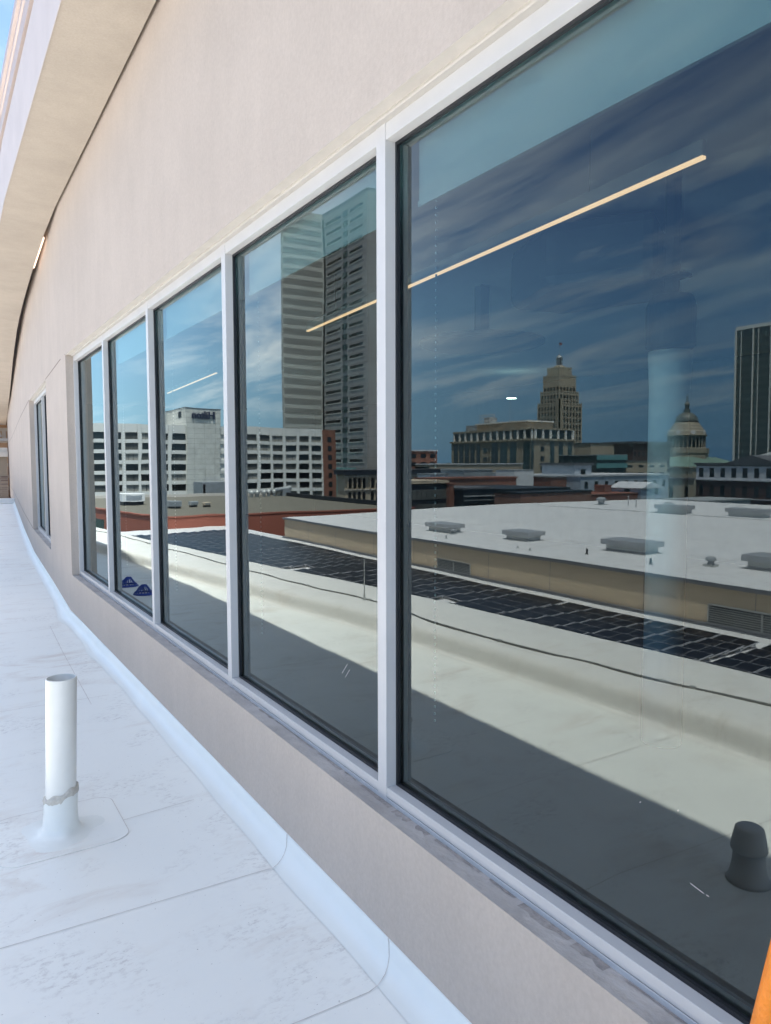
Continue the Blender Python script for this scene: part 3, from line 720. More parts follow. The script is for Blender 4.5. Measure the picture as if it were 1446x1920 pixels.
for ya, yb, za, zb in ((33.0, 36.2, -4.85, -4.25), (13.2, 17.8, -4.85, -4.1)):
    q = MB(); q.box(-23.99, -23.97, ya, yb, za, zb)
    lv = part(tb, 'louvre', q, 'gasket')
    q = MB(); q.box(-23.97, -23.90, ya - .05, ya, za, zb).box(-23.97, -23.90, yb, yb + .05, za, zb).box(-23.97, -23.90, (ya + yb) / 2 - .03, (ya + yb) / 2 + .03, za, zb).box(-23.97, -23.9, ya, yb, zb, zb + .04)
    z = za
    while z < zb - .02:
        q.box(-23.965, -23.92, ya, yb, z, z + .03); z += .09
    part(tb, 'louvre_blade', q, 'lightgrey')
q = MB()   # roof membrane laps and stains drawn as raised strips
for a, b in (((-24.5, 30), (-55, 33)), ((-24.5, 20.5), (-55, 24)), ((-30.8, 12), (-30.6, 58)), ((-38, 12), (-37.6, 60)), ((-46, 12), (-46, 61)), ((-24.5, 44), (-55, 46)), ((-24.5, 52), (-55, 54))):
    A = Vector((*a, 0)); B = Vector((*b, 0)); nn = (B - A).normalized().cross(Vector((0, 0, 1))) * .035
    q.quad((a[0] - nn.x, a[1] - nn.y, -3.194), (a[0] + nn.x, a[1] + nn.y, -3.194), (b[0] + nn.x, b[1] + nn.y, -3.194), (b[0] - nn.x, b[1] - nn.y, -3.194))
part(tb, 'roof_seam', q, 'seam')

def skylight(x, y, lx, ly, h, label):
    r = empty('skylight', (x, y, -3.2), label, 'skylight', 'skylights on the white roof')
    q = MB(); q.box(x - lx / 2 + .08, x + lx / 2 - .08, y - ly / 2 + .08, y + ly / 2 - .08, -3.198, -3.15).box(x - lx / 2 + .22, x + lx / 2 - .22, y - ly / 2 + .22, y + ly / 2 - .22, -3.15, -3.2 + h * .55); q.build('curb', 'lightgrey', r)
    q = MB(); q.box(x - lx / 2, x + lx / 2, y - ly / 2, y + ly / 2, -3.2 + h * .55, -3.2 + h); q.build('lid', 'lid', r, bevel=.03)
skylight(-28.2, 41.2, 1.5, 2.9, .62, 'farthest grey skylight of the near row on the white roof')
skylight(-28.9, 33.9, 1.5, 2.4, .60, 'grey skylight second farthest in the near row on the white roof')
skylight(-29.3, 26.0, 1.6, 2.8, .66, 'long grey skylight third in the near row on the white roof')
skylight(-29.3, 17.9, 1.6, 2.8, .66, 'nearest grey skylight at the right edge of the white roof')
skylight(-56.2, 43.2, 1.6, 3.2, .85, 'far grey skylight partly behind the interior column')
skylight(-57.0, 36.3, 1.6, 3.6, .85, 'far wide grey skylight at the rear edge of the white roof')
def roofvent(x, y, s, label):
    r = empty('exhaust_vent', (x, y, -3.2), label, 'vent', 'small exhaust vents on the white roof')
    q = MB(); q.box(x - s, x + s, y - s, y + s, -3.198, -3.2 + s * .4); q.build('base', 'lightgrey', r)
    q = MB(); q.lathe((x, y, -3.2 + s * .4), [(s * .6, 0), (s * .6, s * .6), (s * .95, s * .7), (s * .95, s * 1.1), (s * .5, s * 1.4), (0, s * 1.5)], 16); q.build('hood', 'grey', r)
roofvent(-28.0, 20.5, .26, 'domed mushroom vent near the tan roof edge')
roofvent(-60.3, 55.3, .55, 'dark exhaust vent near the back left of the white roof')
roofvent(-59.1, 46.0, .5, 'dark exhaust vent beside the far skylight')
roofvent(-27.6, 39.4, .2, 'small grey vent by the farthest near skylight')
for i, (x, y, h) in enumerate(((-26.6, 26.6, .3), (-26.2, 22.4, .28), (-25.4, 37.3, .22), (-61, 52.3, 1.3), (-60, 50.5, 1.0), (-25.6, 30.8, .12), (-25.4, 29.6, .12))):
    q = MB(); q.lathe((x, y, -3.198), [(.12, 0), (.05, .05), (.05, h), (0, h)], 12)
    tag(q.build('vent_stack', 'grey' if i > 1 else 'gasket'), ('short black stack on the white roof in front of the long skylight', 'short black stack near the domed vent', 'tiny stack near the far end of the roof edge', 'tall thin stack at the back of the white roof', 'thin stack beside the tall one at the back', 'low stub vent near the roof edge centre', 'low stub vent beside the centre one')[i], 'stack')

# red parapet building with gravel roof
gb = empty('gravel_roof_building', (-32, 97, -18), 'low building with red fascia, dark glass band and gravel roof in front of the hotel', 'building')
q = MB(); q.prism([(-12.3, 124), (-48, 120), (-48, 74), (-17.2, 74), (-14.6, 92)], -18, -3.95); part(gb, 'wall', q, 'redpanel')
q = MB(); q.prism([(-12.35, 123.9), (-47.9, 119.9), (-47.9, 74.1), (-17.3, 74.1), (-14.7, 92)], -3.945, -3.9); part(gb, 'roof', q, 'gravel')
q = MB()
def seg(a, b, w_, z0, z1, mb):
    A = Vector((*a, 0)); B = Vector((*b, 0)); nn = (B - A).normalized().cross(Vector((0, 0, 1))) * w_ / 2
    mb.prism([(a[0] - nn.x, a[1] - nn.y), (b[0] - nn.x, b[1] - nn.y), (b[0] + nn.x, b[1] + nn.y), (a[0] + nn.x, a[1] + nn.y)][::-1], z0, z1)
seg((-17.2, 74.1), (-48, 74.1), .3, -3.9, -3.72, q); seg((-17.25, 74), (-14.65, 92), .3, -3.9, -3.72, q); seg((-14.65, 92), (-12.4, 124), .3, -3.9, -3.72, q)
part(gb, 'red_coping', q, 'redpanel')
q = MB(); seg((-12.4, 123.8), (-48, 119.8), .5, -3.9, -3.45, q); part(gb, 'far_coping', q, 'cream')
q = MB(); seg((-48, 120), (-48, 74), .6, -3.9, -3.3, q); part(gb, 'side_parapet', q, 'gasket')
q = MB(); seg((-17.25, 76.5), (-14.62, 92), .08, -9, -5.0, q); seg((-14.62, 92), (-12.3, 122), .08, -9, -5.0, q); part(gb, 'glass_band', q, 'tealglass')
def hvac(x, y, sx, sy, z, h, label, m='lightgrey', name='rooftop_unit', leg=.25, grp='rooftop units on the gravel roof'):
    r = empty(name, (x, y, z), label, 'rooftop unit', grp)
    q = MB(); q.box(x - sx / 2, x + sx / 2, y - sy / 2, y + sy / 2, z + leg, z + h); q.build('casing', m, r, bevel=.03)
    q = MB(); q.box(x - sx / 2 + .1, x + sx / 2 - .1, y - sy / 2 + .1, y + sy / 2 - .1, z + .002, z + leg); q.build('base', 'gasket', r)
    q = MB()
    for k in range(5): q.box(x - sx * .38, x + sx * .38, y - sy / 2 - .02, y - sy / 2, z + leg + (h - leg) * (.2 + .13 * k), z + leg + (h - leg) * (.26 + .13 * k))
    q.build('grille', 'grey', r)
hvac(X(23.0), 101, 3.0, 2.5, -3.9, 1.55, 'white louvred box unit on the gravel roof, largest one', 'white', leg=.5)
hvac(X(25.6), 90.5, 1.6, 1.4, -3.9, .95, 'blue grey box unit at the left of the third pane', 'grey')
hvac(X(28.3), 91.5, .9, .9, -3.9, .75, 'small pale unit touching the fan unit on gravel', 'lightgrey')
hvac(X(29.4), 89.3, 1.1, 1.0, -3.9, .6, 'low tan fan unit on the gravel roof', 'limestone')
r = empty('duct_run', (X(47), 112, -3.9), 'bulky grey ductwork and pipes at the back of the gravel roof', 'ductwork')
q = MB()
for k in range(6): q.lathe((X(44.6 + k * .95), 112 + .3 * (k % 2), -3.9), [(.25, 0), (.3, .5), (.42, .6), (.42, .9), (.2, 1.15)], 12)
q.tube([(X(45), 112.6, -3.0), (X(48), 112.8, -2.9), (X(50.5), 112.6, -2.9)], .12, 10); part(r, 'fans', q, 'lightgrey')
q = MB(); q.tube([(X(48.5), 112, -2.9), (X(50.6), 112, -2.7), (X(51.4), 112, -2.5)], .4, 12).box(X(51.2), X(49.8), 111.5, 112.5, -3.9, -2.7); part(r, 'duct', q, 'grey')
r = boxbuilding('rooftop_penthouse', 'grey blue penthouse box with railing in front of the hotel shaft', 'penthouse', X(55.5), X(47), 146, 152, -18, -2.2, 'grey')
q = MB()
for k in range(8): q.box(X(47.3 + k * 1.1), X(47.36 + k * 1.1), 146, 146.06, -2.2, -1.2)
q.box(X(55.3), X(47.3), 146, 146.06, -1.25, -1.18).box(X(55.3), X(47.3), 146, 146.06, -1.7, -1.64); part(r, 'railing', q, 'frostwhite')
wins(r, [('Y', 146, X(47.8), X(46.9) - .3, -4.7, -2.6)])

# hotel
HT = empty('hotel_building', (X(70), 220, -18), 'long white grid fronted hotel with dark windows and a red brick end', 'building')
yf = 210.; xr0, xl0 = X(107.8), X(20.)
q = MB(); q.box(xr0, xl0, yf + .35, 228, -18, 12.7); part(HT, 'wall', q, 'concrete')
rows = [10.35 - 2.92 * k for k in range(9)]
fg = MB()
zt_ = 12.75
cols = [X(107.8 - 4.43 * k) for k in range(20)]      # pier centres
z = zt_
for k, t_ in enumerate(rows):
    fg.box(xr0, xl0, yf, yf + .36, t_, z); z = t_ - 1.9
fg.box(xr0, xl0, yf, yf + .36, -18, z)
for c in cols: fg.box(c - .45, c + .45, yf - .02, yf + .36, -17.9, zt_ - .02)
part(HT, 'facade_grid', fg, 'concrete')
jl = MB()
for c in cols:
    for s in (-.45, .45): jl.box(c + s - .04, c + s + .04, yf - .03, yf - .021, -17, zt_ - .04)
part(HT, 'facade_joint', jl, 'trim')
rects = []
for k, t_ in enumerate(rows[:8]):
    for c in range(19):
        xa, xb = cols[c] + .46, cols[c + 1] - .46
        if X(63.3) > xa > X(74) - 4: 
            if k > 0 or True: continue
        rects.append(('Y', yf + .34, xa, xb, t_ - 1.9, t_, random.choice(('window', 'window', 'window2', 'blind', 'window2'))))
rects.sort(key=lambda r_: (r_[5] < -6, 0))
wins(HT, rects, 'window2')
mull = MB()
for rr_ in rects:
    for f_ in (.33, .66): xx = rr_[2] + (rr_[3] - rr_[2]) * f_; mull.box(xx - .05, xx + .05, yf + .27, yf + .29, rr_[4], rr_[5])
    mull.box(rr_[2], rr_[3], yf + .27, yf + .29, rr_[5] - .62, rr_[5] - .54)
part(HT, 'window_bar', mull, 'gasket')
q = MB(); q.box(X(112.6), X(107.8) - .003, yf - .1, 228, -18, 12.65); br = part(HT, 'brick_end', q, 'brick')
wins(HT, [('Y', yf - .1, X(111.0), X(109.6), t_ - 1.7, t_, 'window') for t_ in rows[:7]], nm='end_window')
q = MB(); q.box(X(73.6), X(63.2), yf - .6, 229, -18, 17.7); sh = part(HT, 'lift_shaft', q, 'tile')
q = MB(); q.box(X(73.7), X(63.1), yf - .7, 229.1, 17.7, 17.85); q.build('shaft_coping', 'tanroof', sh)
q = MB(); q.box(X(63.2) , X(63.2) + .05, 213, 216, 15, 16.8); q.build('shaft_vent', 'gasket', sh)
tx = bpy.data.curves.new('sign', 'FONT'); tx.body = 'Hilton'; tx.size = 2.9; tx.extrude = .12; tx.align_x = 'CENTER'; tx.offset = .10
to = bpy.data.objects.new('tmp', tx); COL.objects.link(to)
bpy.context.view_layer.update()
me = bpy.data.meshes.new_from_object(to.evaluated_get(bpy.context.evaluated_depsgraph_get())); bpy.data.objects.remove(to)
me.materials.clear(); me.materials.append(M['sign'])
sg = bpy.data.objects.new('sign_lettering', me); COL.objects.link(sg); sg.parent = HT
sg.matrix_world = Matrix.Translation((X(68.2), yf - .85, 14.9)) @ Matrix.Rotation(R(90), 4, 'X'); 
sg.location = Vector((X(68.2), yf - .85, 14.9)) - Vector(HT.location); sg.rotation_euler = (R(90), 0, 0)
sg['label'] = 'dark blue letters on the white shaft'

# grey tower
TW = empty('grey_tower', (X(150), 260, -18), 'very tall grey concrete tower with dark slit windows and pale banded side', 'tower')
xt = X(137.5)
q = MB(); q.box(X(148), xt, 231.3, 300, -18, 100); part(TW, 'wall', q, 'towerA')
q = MB(); q.box(xt + .003, X(120.1), 266.4, 267.6, -18, 101); sl = part(TW, 'side_wing', q, 'towerlight')
st_ = 3.9; rc = []; bands = MB(); ya1 = 233.6; 
for k in range(30):
    zc = 98.6 - st_ * k
    if k > 1 or True:
        rc.append(('X', xt, 234.6, 244.6, zc - 2.6, zc - 1.55)); rc.append(('X', xt, 251.8, 264.0, zc - 2.6, zc - 1.55))
    bands.box(xt + .9, X(120.1) - .4, 266.37, 266.41, zc - 2.95, zc - .65)
wins(TW, rc, 'window', 'window_slit', .05)
q = MB()
for k in range(31):
    zc = 98.6 - st_ * k; q.box(xt, xt + .16, 233.4, 245.6, zc - 3.1, zc - 2.75).box(xt, xt + .16, 251, 265.3, zc - 3.1, zc - 2.75)
splitbuild(q, 'ledge', 'towerlight', TW)
splitbuild(bands, 'glass_band', 'towerdark', TW)
q = MB()
for k in range(30):
    zc = 98.6 - st_ * k; q.box(xt, xt + .35, 246.4, 249.8, zc - 2.9, zc - .9)
splitbuild(q, 'centre_bay', 'tealglass', TW)
q = MB(); q.box(xt + .0, xt + .3, 265.5, 266.36, -18, 99); part(TW, 'corner_joint', q, 'gasket')
q = MB(); q.box(X(148) , xt - .3, 232, 299, 100, 101.5); part(TW, 'roof', q, 'tanroof')
at_ = MB(); at_.box(X(135.5), X(118.5), 236, 262, -18, .2); tr_ = part(TW, 'atrium', at_, 'aqua')
q = MB()
for k in range(14): q.tube([(X(118.4) + .1, 236 + 2 * k, -18), (X(118.4) + .1, 236 + 2 * k + 9, .2)] if k < 9 else [(X(118.4) + .1, 236 + 2 * k, -18), (X(118.4) + .1, 262, -18 + 18.2 * (26 - 2 * k) / 9)], .12, 4)
for k in range(9): q.tube([(X(118.5 + 1.9 * k), 235.95, -18), (X(118.5 + 1.9 * k), 235.95, .2)], .1, 4)
q.build('atrium_frame', 'frostwhite', tr_)

# old commercial building with arched windows
OB = boxbuilding('old_stone_building', 'ornate old stone building with arched windows and dark cornice below the grey tower', 'building', X(100), X(72.6), 131.4, 135, -18, -.6, 'limestone')
q = MB(); q.box(X(100), X(72.0), 130.7, 135.4, -.6, .25).box(X(100), X(71.7), 130.4, 135.6, .25, .45); part(OB, 'cornice', q, 'slate')
q = MB(); q.box(X(100), X(72.4), 131.15, 131.39, -3.9, -3.7).box(X(100), X(72.4), 131.2, 131.39, -1.05, -.85); splitbuild(q, 'string_course', 'cream', OB)
def arch(a, b, z0, z1, y):
    m_ = MB(); n_ = 8; r_ = (b - a) / 2; pts = [(a, z0), (b, z0)] + [((a + b) / 2 + r_ * cos(pi * i / n_), z1 - r_ + r_ * sin(pi * i / n_)) for i in range(n_ + 1)]
    m_.poly([(x, y, z) for x, z in pts]); 
    for p_, p2 in zip(pts, pts[1:] + pts[:1]): m_.quad((p_[0], y, p_[1]), (p_[0], y + .05, p_[1]), (p2[0], y + .05, p2[1]), (p2[0], y, p2[1]))
    return m_
for k in range(18):
    g_ = k // 4 * .9; xx = X(73.9 + k * 1.15 + g_)
    if k % 1 == 0:
        arch(xx - .36, xx + .36, -3.5, -1.3, 131.35).build('arched_window', 'window', OB)
        arch(xx - .36, xx + .36, -6.8, -4.2, 131.35).build('arched_window', 'window', OB)
q = MB()
for k in range(20): g_ = k // 4 * .9; xx = X(73.3 + k * 1.15 + g_); q.box(xx - .1, xx + .1, 131.05, 131.39, -3.7, -1.05)
splitbuild(q, 'pilaster', 'limestone', OB)

# tan stone office
OF = empty('stone_office', (X(225), 250, -18), 'broad tan stone office block with tall vertical glass bays and stepped top floor', 'building')
xo, yo = X(211.2), 221.6
x2 = X(235.1); y2 = 276.1
q = MB(); q.box(x2, xo, yo, y2, -18, 10.9); part(OF, 'wall', q, 'officetan')
q = MB(); q.box(x2 - .6, xo + .6, yo - .6, y2 + .6, 10.903, 11.7).box(x2 + .4, xo - .4, yo + .4, y2 - .4, 15.5, 16.2); splitbuild(q, 'cornice', 'officetan', OF)
q = MB(); q.box(x2 + 1, xo - 1, yo + 1, y2 - 1, 11.7, 15.5); up = part(OF, 'top_floor', q, 'darkglass')
q = MB()
for k in range(13):
    yy = yo + 1 + k * 4.3; 
    if yy < y2 - 1: q.box(xo - 1.2, xo - .55, yy, yy + 1.1, 11.7, 15.5)
for k in range(6): xx = xo - 1.6 - k * 4.4; q.box(xx - .9, xx + .2, yo + .55, yo + 1.2, 11.7, 15.5)
splitbuild(q, 'pier', 'concrete', up)
rc = []
def ygap(p): return p
for a, b in ((223.4, 227.2), (237.3, 241.6), (231.6, 235.4), (243.2, 247.3), (254.8, 257.2), (258.6, 261.4), (262.6, 265.6), (266.8, 269.8), (271.0, 274.0)): rc.append(('X', xo, a, b, -18, 10.4, 'tealglass' if a < 240 else 'darkglass'))
for a in (0, 6.2, 11.2, 16.6): rc.append(('Y', yo, xo - 1.9 - a - 3.6 + (0 if a else 1.2) - (4.4 if a else 0) + 4.0, xo - 1.9 - a - (4.4 if a else 0) + 4.0 - 1.2, -18, 10.4, 'tealglass'))
for z_ in (8.4, 4.4, .4, -3.4): rc += [('X', xo, 250.2, 252.6, z_ - 2, z_), ('X', xo, 248.5, 249.3, z_ - 2, z_), ('Y', yo, xo - 6.2, xo - 4.2, z_ - 1.9, z_)]
wins(OF, rc, 'darkglass', 'window_bay', .12)
q = MB()
for rr_ in rc:
    if rr_[5] > 10:
        for z_ in frange(-8, 9, 3.9):
            if rr_[0] == 'X': q.box(xo + .12, xo + .16, rr_[2], rr_[3], z_, z_ + .16)
            else: q.box(rr_[2], rr_[3], yo - .16, yo - .12, z_, z_ + .16)
        mid = (rr_[2] + rr_[3]) / 2
        if rr_[0] == 'X': q.box(xo + .12, xo + .17, mid - .07, mid + .07, -18, 10.4)
        else: q.box(mid - .07, mid + .07, yo - .17, yo - .12, -18, 10.4)
part(OF, 'glazing_bar', q, 'tanroof')
q = MB(); q.box(x2 + 5, xo - 4, yo + 8, y2 - 14, 16.2, 19.0); ph = part(OF, 'penthouse', q, 'limestone')
q = MB(); q.box(x2 + 4.4, xo - 3.4, yo + 7.4, y2 - 13.4, 19.0, 19.6); q.build('penthouse_roof', 'concrete', ph)
q = MB(); q.box(xo - 14, xo - 5, y2 - 13.2, y2 - 5, 16.2, 19.2).box(xo - 12, xo - 8, y2 - 18, y2 - 14, 19.6, 22.4); q.build('plant_box', 'grey', ph)
q = MB()
for k in range(7): q.tube([(xo - 7, y2 - 22 + k * 1.6, 19.6), (xo - 7, y2 - 22 + k * 1.6, 23.6)], .12, 5)
for z_ in (21, 22.3, 23.5): q.tube([(xo - 7, y2 - 22, z_), (xo - 7, y2 - 12.4, z_)], .12, 5)
q.tube([(xo - 9, y2 - 30, 19), (xo - 9, y2 - 30, 30)], .09, 5)
q.build('antenna_rack', 'trim', ph)

# art deco tower with stepped crown
LT = empty('stepped_stone_tower', (X(333), 326, -18), 'slender stepped limestone tower with a small round cupola and flagpole', 'tower')
cxT, cyT = X(324 + 9.2), 317.4 + 9.1
tiers = [(9.2, -18, 38.0), (7.9, 38.0, 45.0), (6.7, 45, 54.6), (4.9, 54.6, 59.5)]
q = MB()
for hw, z0, z1 in tiers:
    q.box(cxT - hw, cxT + hw, cyT - hw, cyT + hw, z0 + (.002 if z0 > 0 else 0), z1)
part(LT, 'wall', q, 'limestone')
q = MB()
for hw, z0, z1 in tiers:
    nb = 7 if hw > 9 else 6 if hw > 7.5 else 5
    for k in range(nb + 1):
        t_ = -hw + 2 * hw * k / nb
        q.box(cxT + hw, cxT + hw + .3, cyT + t_ - .35, cyT + t_ + .35, z0 + .01, z1 + .5).box(cxT + t_ - .35, cxT + t_ + .35, cyT - hw - .3, cyT - hw, z0 + .01, z1 + .5)
    q.box(cxT - hw - .1, cxT + hw + .2, cyT - hw - .2, cyT + hw + .1, z1 - .5, z1)
q.box(cxT + 9.2, cxT + 10, cyT - 10, cyT - 8.2, -18, 40).box(cxT + 8.0, cxT + 10, cyT - 10, cyT - 9.2, -18, 40)
splitbuild(q, 'pier', 'limestone', LT)
rc = []
for hw, z0, z1 in tiers[:3]:
    nb = 7 if hw > 9 else 6 if hw > 7.5 else 5
    z_ = z1 - 3.4 if hw < 7 else z1 - 2.2
    if hw < 7: z_ -= 3.6
    while z_ > max(z0, -2) + .5:
        for k in range(nb):
            t_ = -hw + 2 * hw * (k + .5) / nb
            rc.append(('X', cxT + hw, cyT + t_ - .62, cyT + t_ + .62, z_ - 2.1, z_)); rc.append(('Y', cyT - hw, cxT + t_ - .62, cxT + t_ + .62, z_ - 2.1, z_))
        z_ -= 3.6
wins(LT, rc, 'gasket', dep=.32)
q = MB(); q.lathe((cxT, cyT, 59.5), [(4.2, 0), (3.4, 1.0), (2.4, 1.3), (2.2, 1.6)], 16); cu = part(LT, 'cupola', q, 'yellowroof')
q = MB()
for k in range(8): a = 2 * pi * k / 8; q.tube([(cxT + 1.7 * cos(a), cyT + 1.7 * sin(a), 61), (cxT + 1.7 * cos(a), cyT + 1.7 * sin(a), 65.4)], .22, 6)
q.lathe((cxT, cyT, 61), [(1.0, 0), (1.0, 4.4)], 12).lathe((cxT, cyT, 65.3), [(2.0, 0), (2.0, .8), (1.4, 1.6), (.4, 2.3), (.2, 3.2)], 16); q.build('lantern', 'grey', cu)
q = MB(); q.tube([(cxT, cyT, 68), (cxT, cyT, 77)], .12, 6); fp = q.build('flagpole', 'grey', LT)
q = MB(); q.box(cxT - .02, cxT + .02, cyT - 2.2, cyT, 73.4, 75.0, 0).box(cxT - .021, cxT + .021, cyT - .9, cyT, 74.2, 75.0, 1); q.build('flag', [mat('flag_red_white', (.45, .14, .12), .8), 'sign'], fp)

# domed courthouse
CH = empty('domed_courthouse', (X(387), 276.5, -18), 'classical courthouse with green roofs and a tall columned drum and dome', 'courthouse')
c0 = (X(387.1), 276.5, 0)
q = MB(); q.box(c0[0] - 36, c0[0] + 22, c0[1] - 20, c0[1] + 30, -18, -1.5); part(CH, 'wall', q, 'litestone')
q = MB(); q.box(c0[0] - 36.5, c0[0] + 22.6, c0[1] - 20.6, c0[1] + 30.5, -1.5, -.6); part(CH, 'cornice', q, 'litestone')
q = MB(); b_ = 14; q.v = [(c0[0] - 36, c0[1] - 20, -.6), (c0[0] + 22, c0[1] - 20, -.6), (c0[0] + 22, c0[1] + 30, -.6), (c0[0] - 36, c0[1] + 30, -.6), (c0[0] - 14, c0[1] - 10, 5), (c0[0] + 12, c0[1] - 10, 5), (c0[0] + 12, c0[1] + 14, 5), (c0[0] - 14, c0[1] + 14, 5)]
q.f = [(0, 1, 5, 4), (1, 2, 6, 5), (2, 3, 7, 6), (3, 0, 4, 7), (4, 5, 6, 7)]; q.m = [0] * 5; part(CH, 'green_roof', q, 'copper')
q = MB(); q.lathe(c0, [(12.6, -1), (12.6, 7.2), (13.0, 7.4), (13.0, 10.3), (11.4, 10.5)], 8); part(CH, 'drum_base', q, 'litestone')
q = MB(); q.lathe(c0, [(9.4, 10.4), (9.4, 17.5)], 32)
dr = part(CH, 'drum', q, 'darkglass', smooth=False)
q = MB()
for k in range(28): a = 2 * pi * k / 28; q.lathe((c0[0] + 10.4 * cos(a), c0[1] + 10.4 * sin(a), 10.5), [(.45, 0), (.36, .5), (.34, 6.6), (.5, 7)], 8)
splitbuild(q, 'column', 'litestone', dr)
q = MB(); q.lathe(c0, [(11.4, 17.5), (11.7, 18.2), (11.0, 18.4), (10.6, 20.6), (9.6, 21.2), (9.3, 22.6), (8.3, 23.0), (8.1, 24.3), (7.2, 24.6), (6.8, 25.8)], 32); en = part(CH, 'entablature', q, 'litestone')
for a in (-100, -55, -10, 35):
    q = MB(); ca, sa = cos(R(a)), sin(R(a)); q.lathe((0, 0, 0), [(1.35, 0), (1.35, .25)], 20)
    q.v = [(c0[0] + (10.75 + z) * ca - x * sa, c0[1] + (10.75 + z) * sa + x * ca, 19.7 + y) for x, y, z in q.v]; q.build('clock_face', 'white', en)
q = MB(); q.lathe(c0, [(6.7 * cos(R(t)), 25.8 + 6.4 * sin(R(t))) for t in range(0, 78, 7)] + [(1.5, 32.2)], 24); part(CH, 'dome', q, 'domedark', smooth=True)
q = MB(); q.lathe(c0, [(1.9, 32), (1.9, 33.6), (1.2, 33.8), (1.2, 36.2), (1.8, 36.4), (1.6, 37), (.4, 38.4), (.3, 39.3), (.45, 40.4), (.3, 41.6), (.1, 42.6)], 14); part(CH, 'lantern', q, 'domedark')

# dark glass tower with pale fins
PT = empty('dark_glass_tower', (X(380), 220, -18), 'dark glass office tower with thin pale fins at the right edge', 'tower')
xp, yp = X(367.5), 233.3
q = MB(); q.box(xp - 34, xp - .3, yp - 60, yp, -18, 71.8); part(PT, 'wall', q, 'darkglass')
q = MB(); q.box(xp - 34.3, xp + .1, yp - 60.2, yp + .1, 71.8, 73.6); part(PT, 'roof_band', q, 'concrete')
q = MB()
for k in range(7):
    yy = yp - 9.6 * k; q.box(xp - .3, xp + .35, yy - .5, yy, -18, 71.8)
    q.box(xp - .3, xp + .0, yy - 3.2, yy - 2.9, -18, 71.8)
q.box(xp - 1, xp + .3, yp, yp + .4, -18, 71.8); splitbuild(q, 'fin', 'concrete', PT)
q = MB()
for k in range(21): z_ = 68 - 3.95 * k; q.box(xp - .3, xp - .26, yp - 60, yp - .5, z_ - 1.9, z_)
splitbuild(q, 'spandrel', 'domedark', PT)

# mid distance town buildings
def simple(name, label, xv0, xv1, y0, y1, z1, m, winspec=None, cap=.25, capm='frostwhite', cat='building', wm='window'):
    r = boxbuilding(name, label, cat, X(xv1), X(xv0), y0, y1, -18, z1, m, cap, capm)
    rc = []
    if winspec:
        for face, n_, rws, ww, wh, top, pitch in winspec:
            for k in range(rws):
                for j in range(n_):
                    if face == 'Y': a0, a1, c = X(xv1), X(xv0), y0
                    else: a0, a1, c = y0, y1, X(xv0)
                    cc = a0 + (a1 - a0) * (j + .5) / n_
                    rc.append((face, c, cc - ww / 2, cc + ww / 2, top - pitch * k - wh, top - pitch * k))
    wins(r, rc, wm)
    return r
simple('brick_apartment', 'small brick apartment block with white balconies far off at the left of the nearest pane', 143, 156, 213, 226, 6.0, 'brick', [('X', 4, 5, 2.2, 1.4, 5, 2.9), ('Y', 3, 5, 2.4, 1.4, 5, 2.9)], .3)
r = simple('parking_structure', 'low beige parking structure far off beneath the treeline', 146, 190, 205, 214, 1.2, 'yellowroof', [('X', 5, 2, 3.6, .8, .4, 3)])
simple('dark_shopfront', 'dark fronted old commercial block with pale cornices at the far left of the white roof', 51.6, 57.4, 76.2, 84, -.95, 'gasket', [('Y', 7, 3, .9, 1.3, -1.7, 1.9)], .25, 'limestone', wm='window2')
simple('brick_pier_building', 'narrow red brick wall between two dark shopfronts', 57.41, 58.2, 75.5, 92, -1.1, 'brick', None, .08, 'brick')
r = simple('dark_storefront', 'black corniced storefront with small arched openings behind the white roof', 58.21, 63.2, 73.5, 88, -1.75, 'gasket', [('Y', 6, 1, .5, .8, -3.4, 2)], .12, 'slate')  # storefront walls coloured near black all over
q = MB(); q.box(X(63.2), X(58.3), 73.2, 73.49, -2.7, -2.55).box(X(63.2), X(58.3), 73.3, 73.49, -3.2, -3.12); part(r, 'ledge', q, 'lightgrey')
r = boxbuilding('worn_brick_wall_building', 'long low building with worn painted brick side wall behind the white roof', 'building', X(76), X(63.21), 68.4, 88, -18, -2.3, 'oldbrick', .1, 'gasket')
q = MB()
for k in range(5): q.box(X(66 + k * 2.0), X(65.2 + k * 2.0), 68.3, 68.39, -3.9, -3.78)
part(r, 'ledge', q, 'cream')
q = MB(); q.box(X(75.8), X(63.4), 72, 87, -2.1, -1.75); part(r, 'tar_roof', q, 'gasket')
simple('brick_block', 'flat brick block with pink brown upper wall in front of the stone office', 66, 84, 92, 96.5, -.9, 'oldbrick', None, .15, 'brick')
simple('brick_corner_block', 'brick block standing between the white box and the pale blue houses', 96, 102, 96, 108, -1.0, 'brick', None, .15, 'lightgrey')
simple('pale_blue_building', 'pale blue painted building with small paired windows left of the gabled house', 100, 124, 92.5, 112, -.9, 'paleblue', [('Y', 9, 1, .8, 1.3, -1.8, 2.6)], .18, 'frostwhite')
simple('pale_blue_tower_block', 'taller pale blue block with a single upper window and dark roof', 101.5, 106, 95.5, 104, 1.2, 'paleblue', [('Y', 1, 1, 1.2, 1.1, .4, 2.6)], .3, 'slate')
simple('low_brick_annexe', 'low dark brick annexe below the pale blue building', 79, 88.4, 71.0, 92, -3.0, 'brick', [('Y', 3, 1, .9, .9, -4.0, 2)], .06, 'brick')
simple('brick_chimney', 'tall brick chimney block rising against the pale blue wall', 85.0, 86.4, 74.0, 76.0, -1.9, 'brick', None, .06, 'brick')
r = boxbuilding('gabled_house', 'little grey gabled house right of the pale blue building', 'house', X(93.2), X(88.5), 70.5, 76, -18, -2.1, 'paleblue')
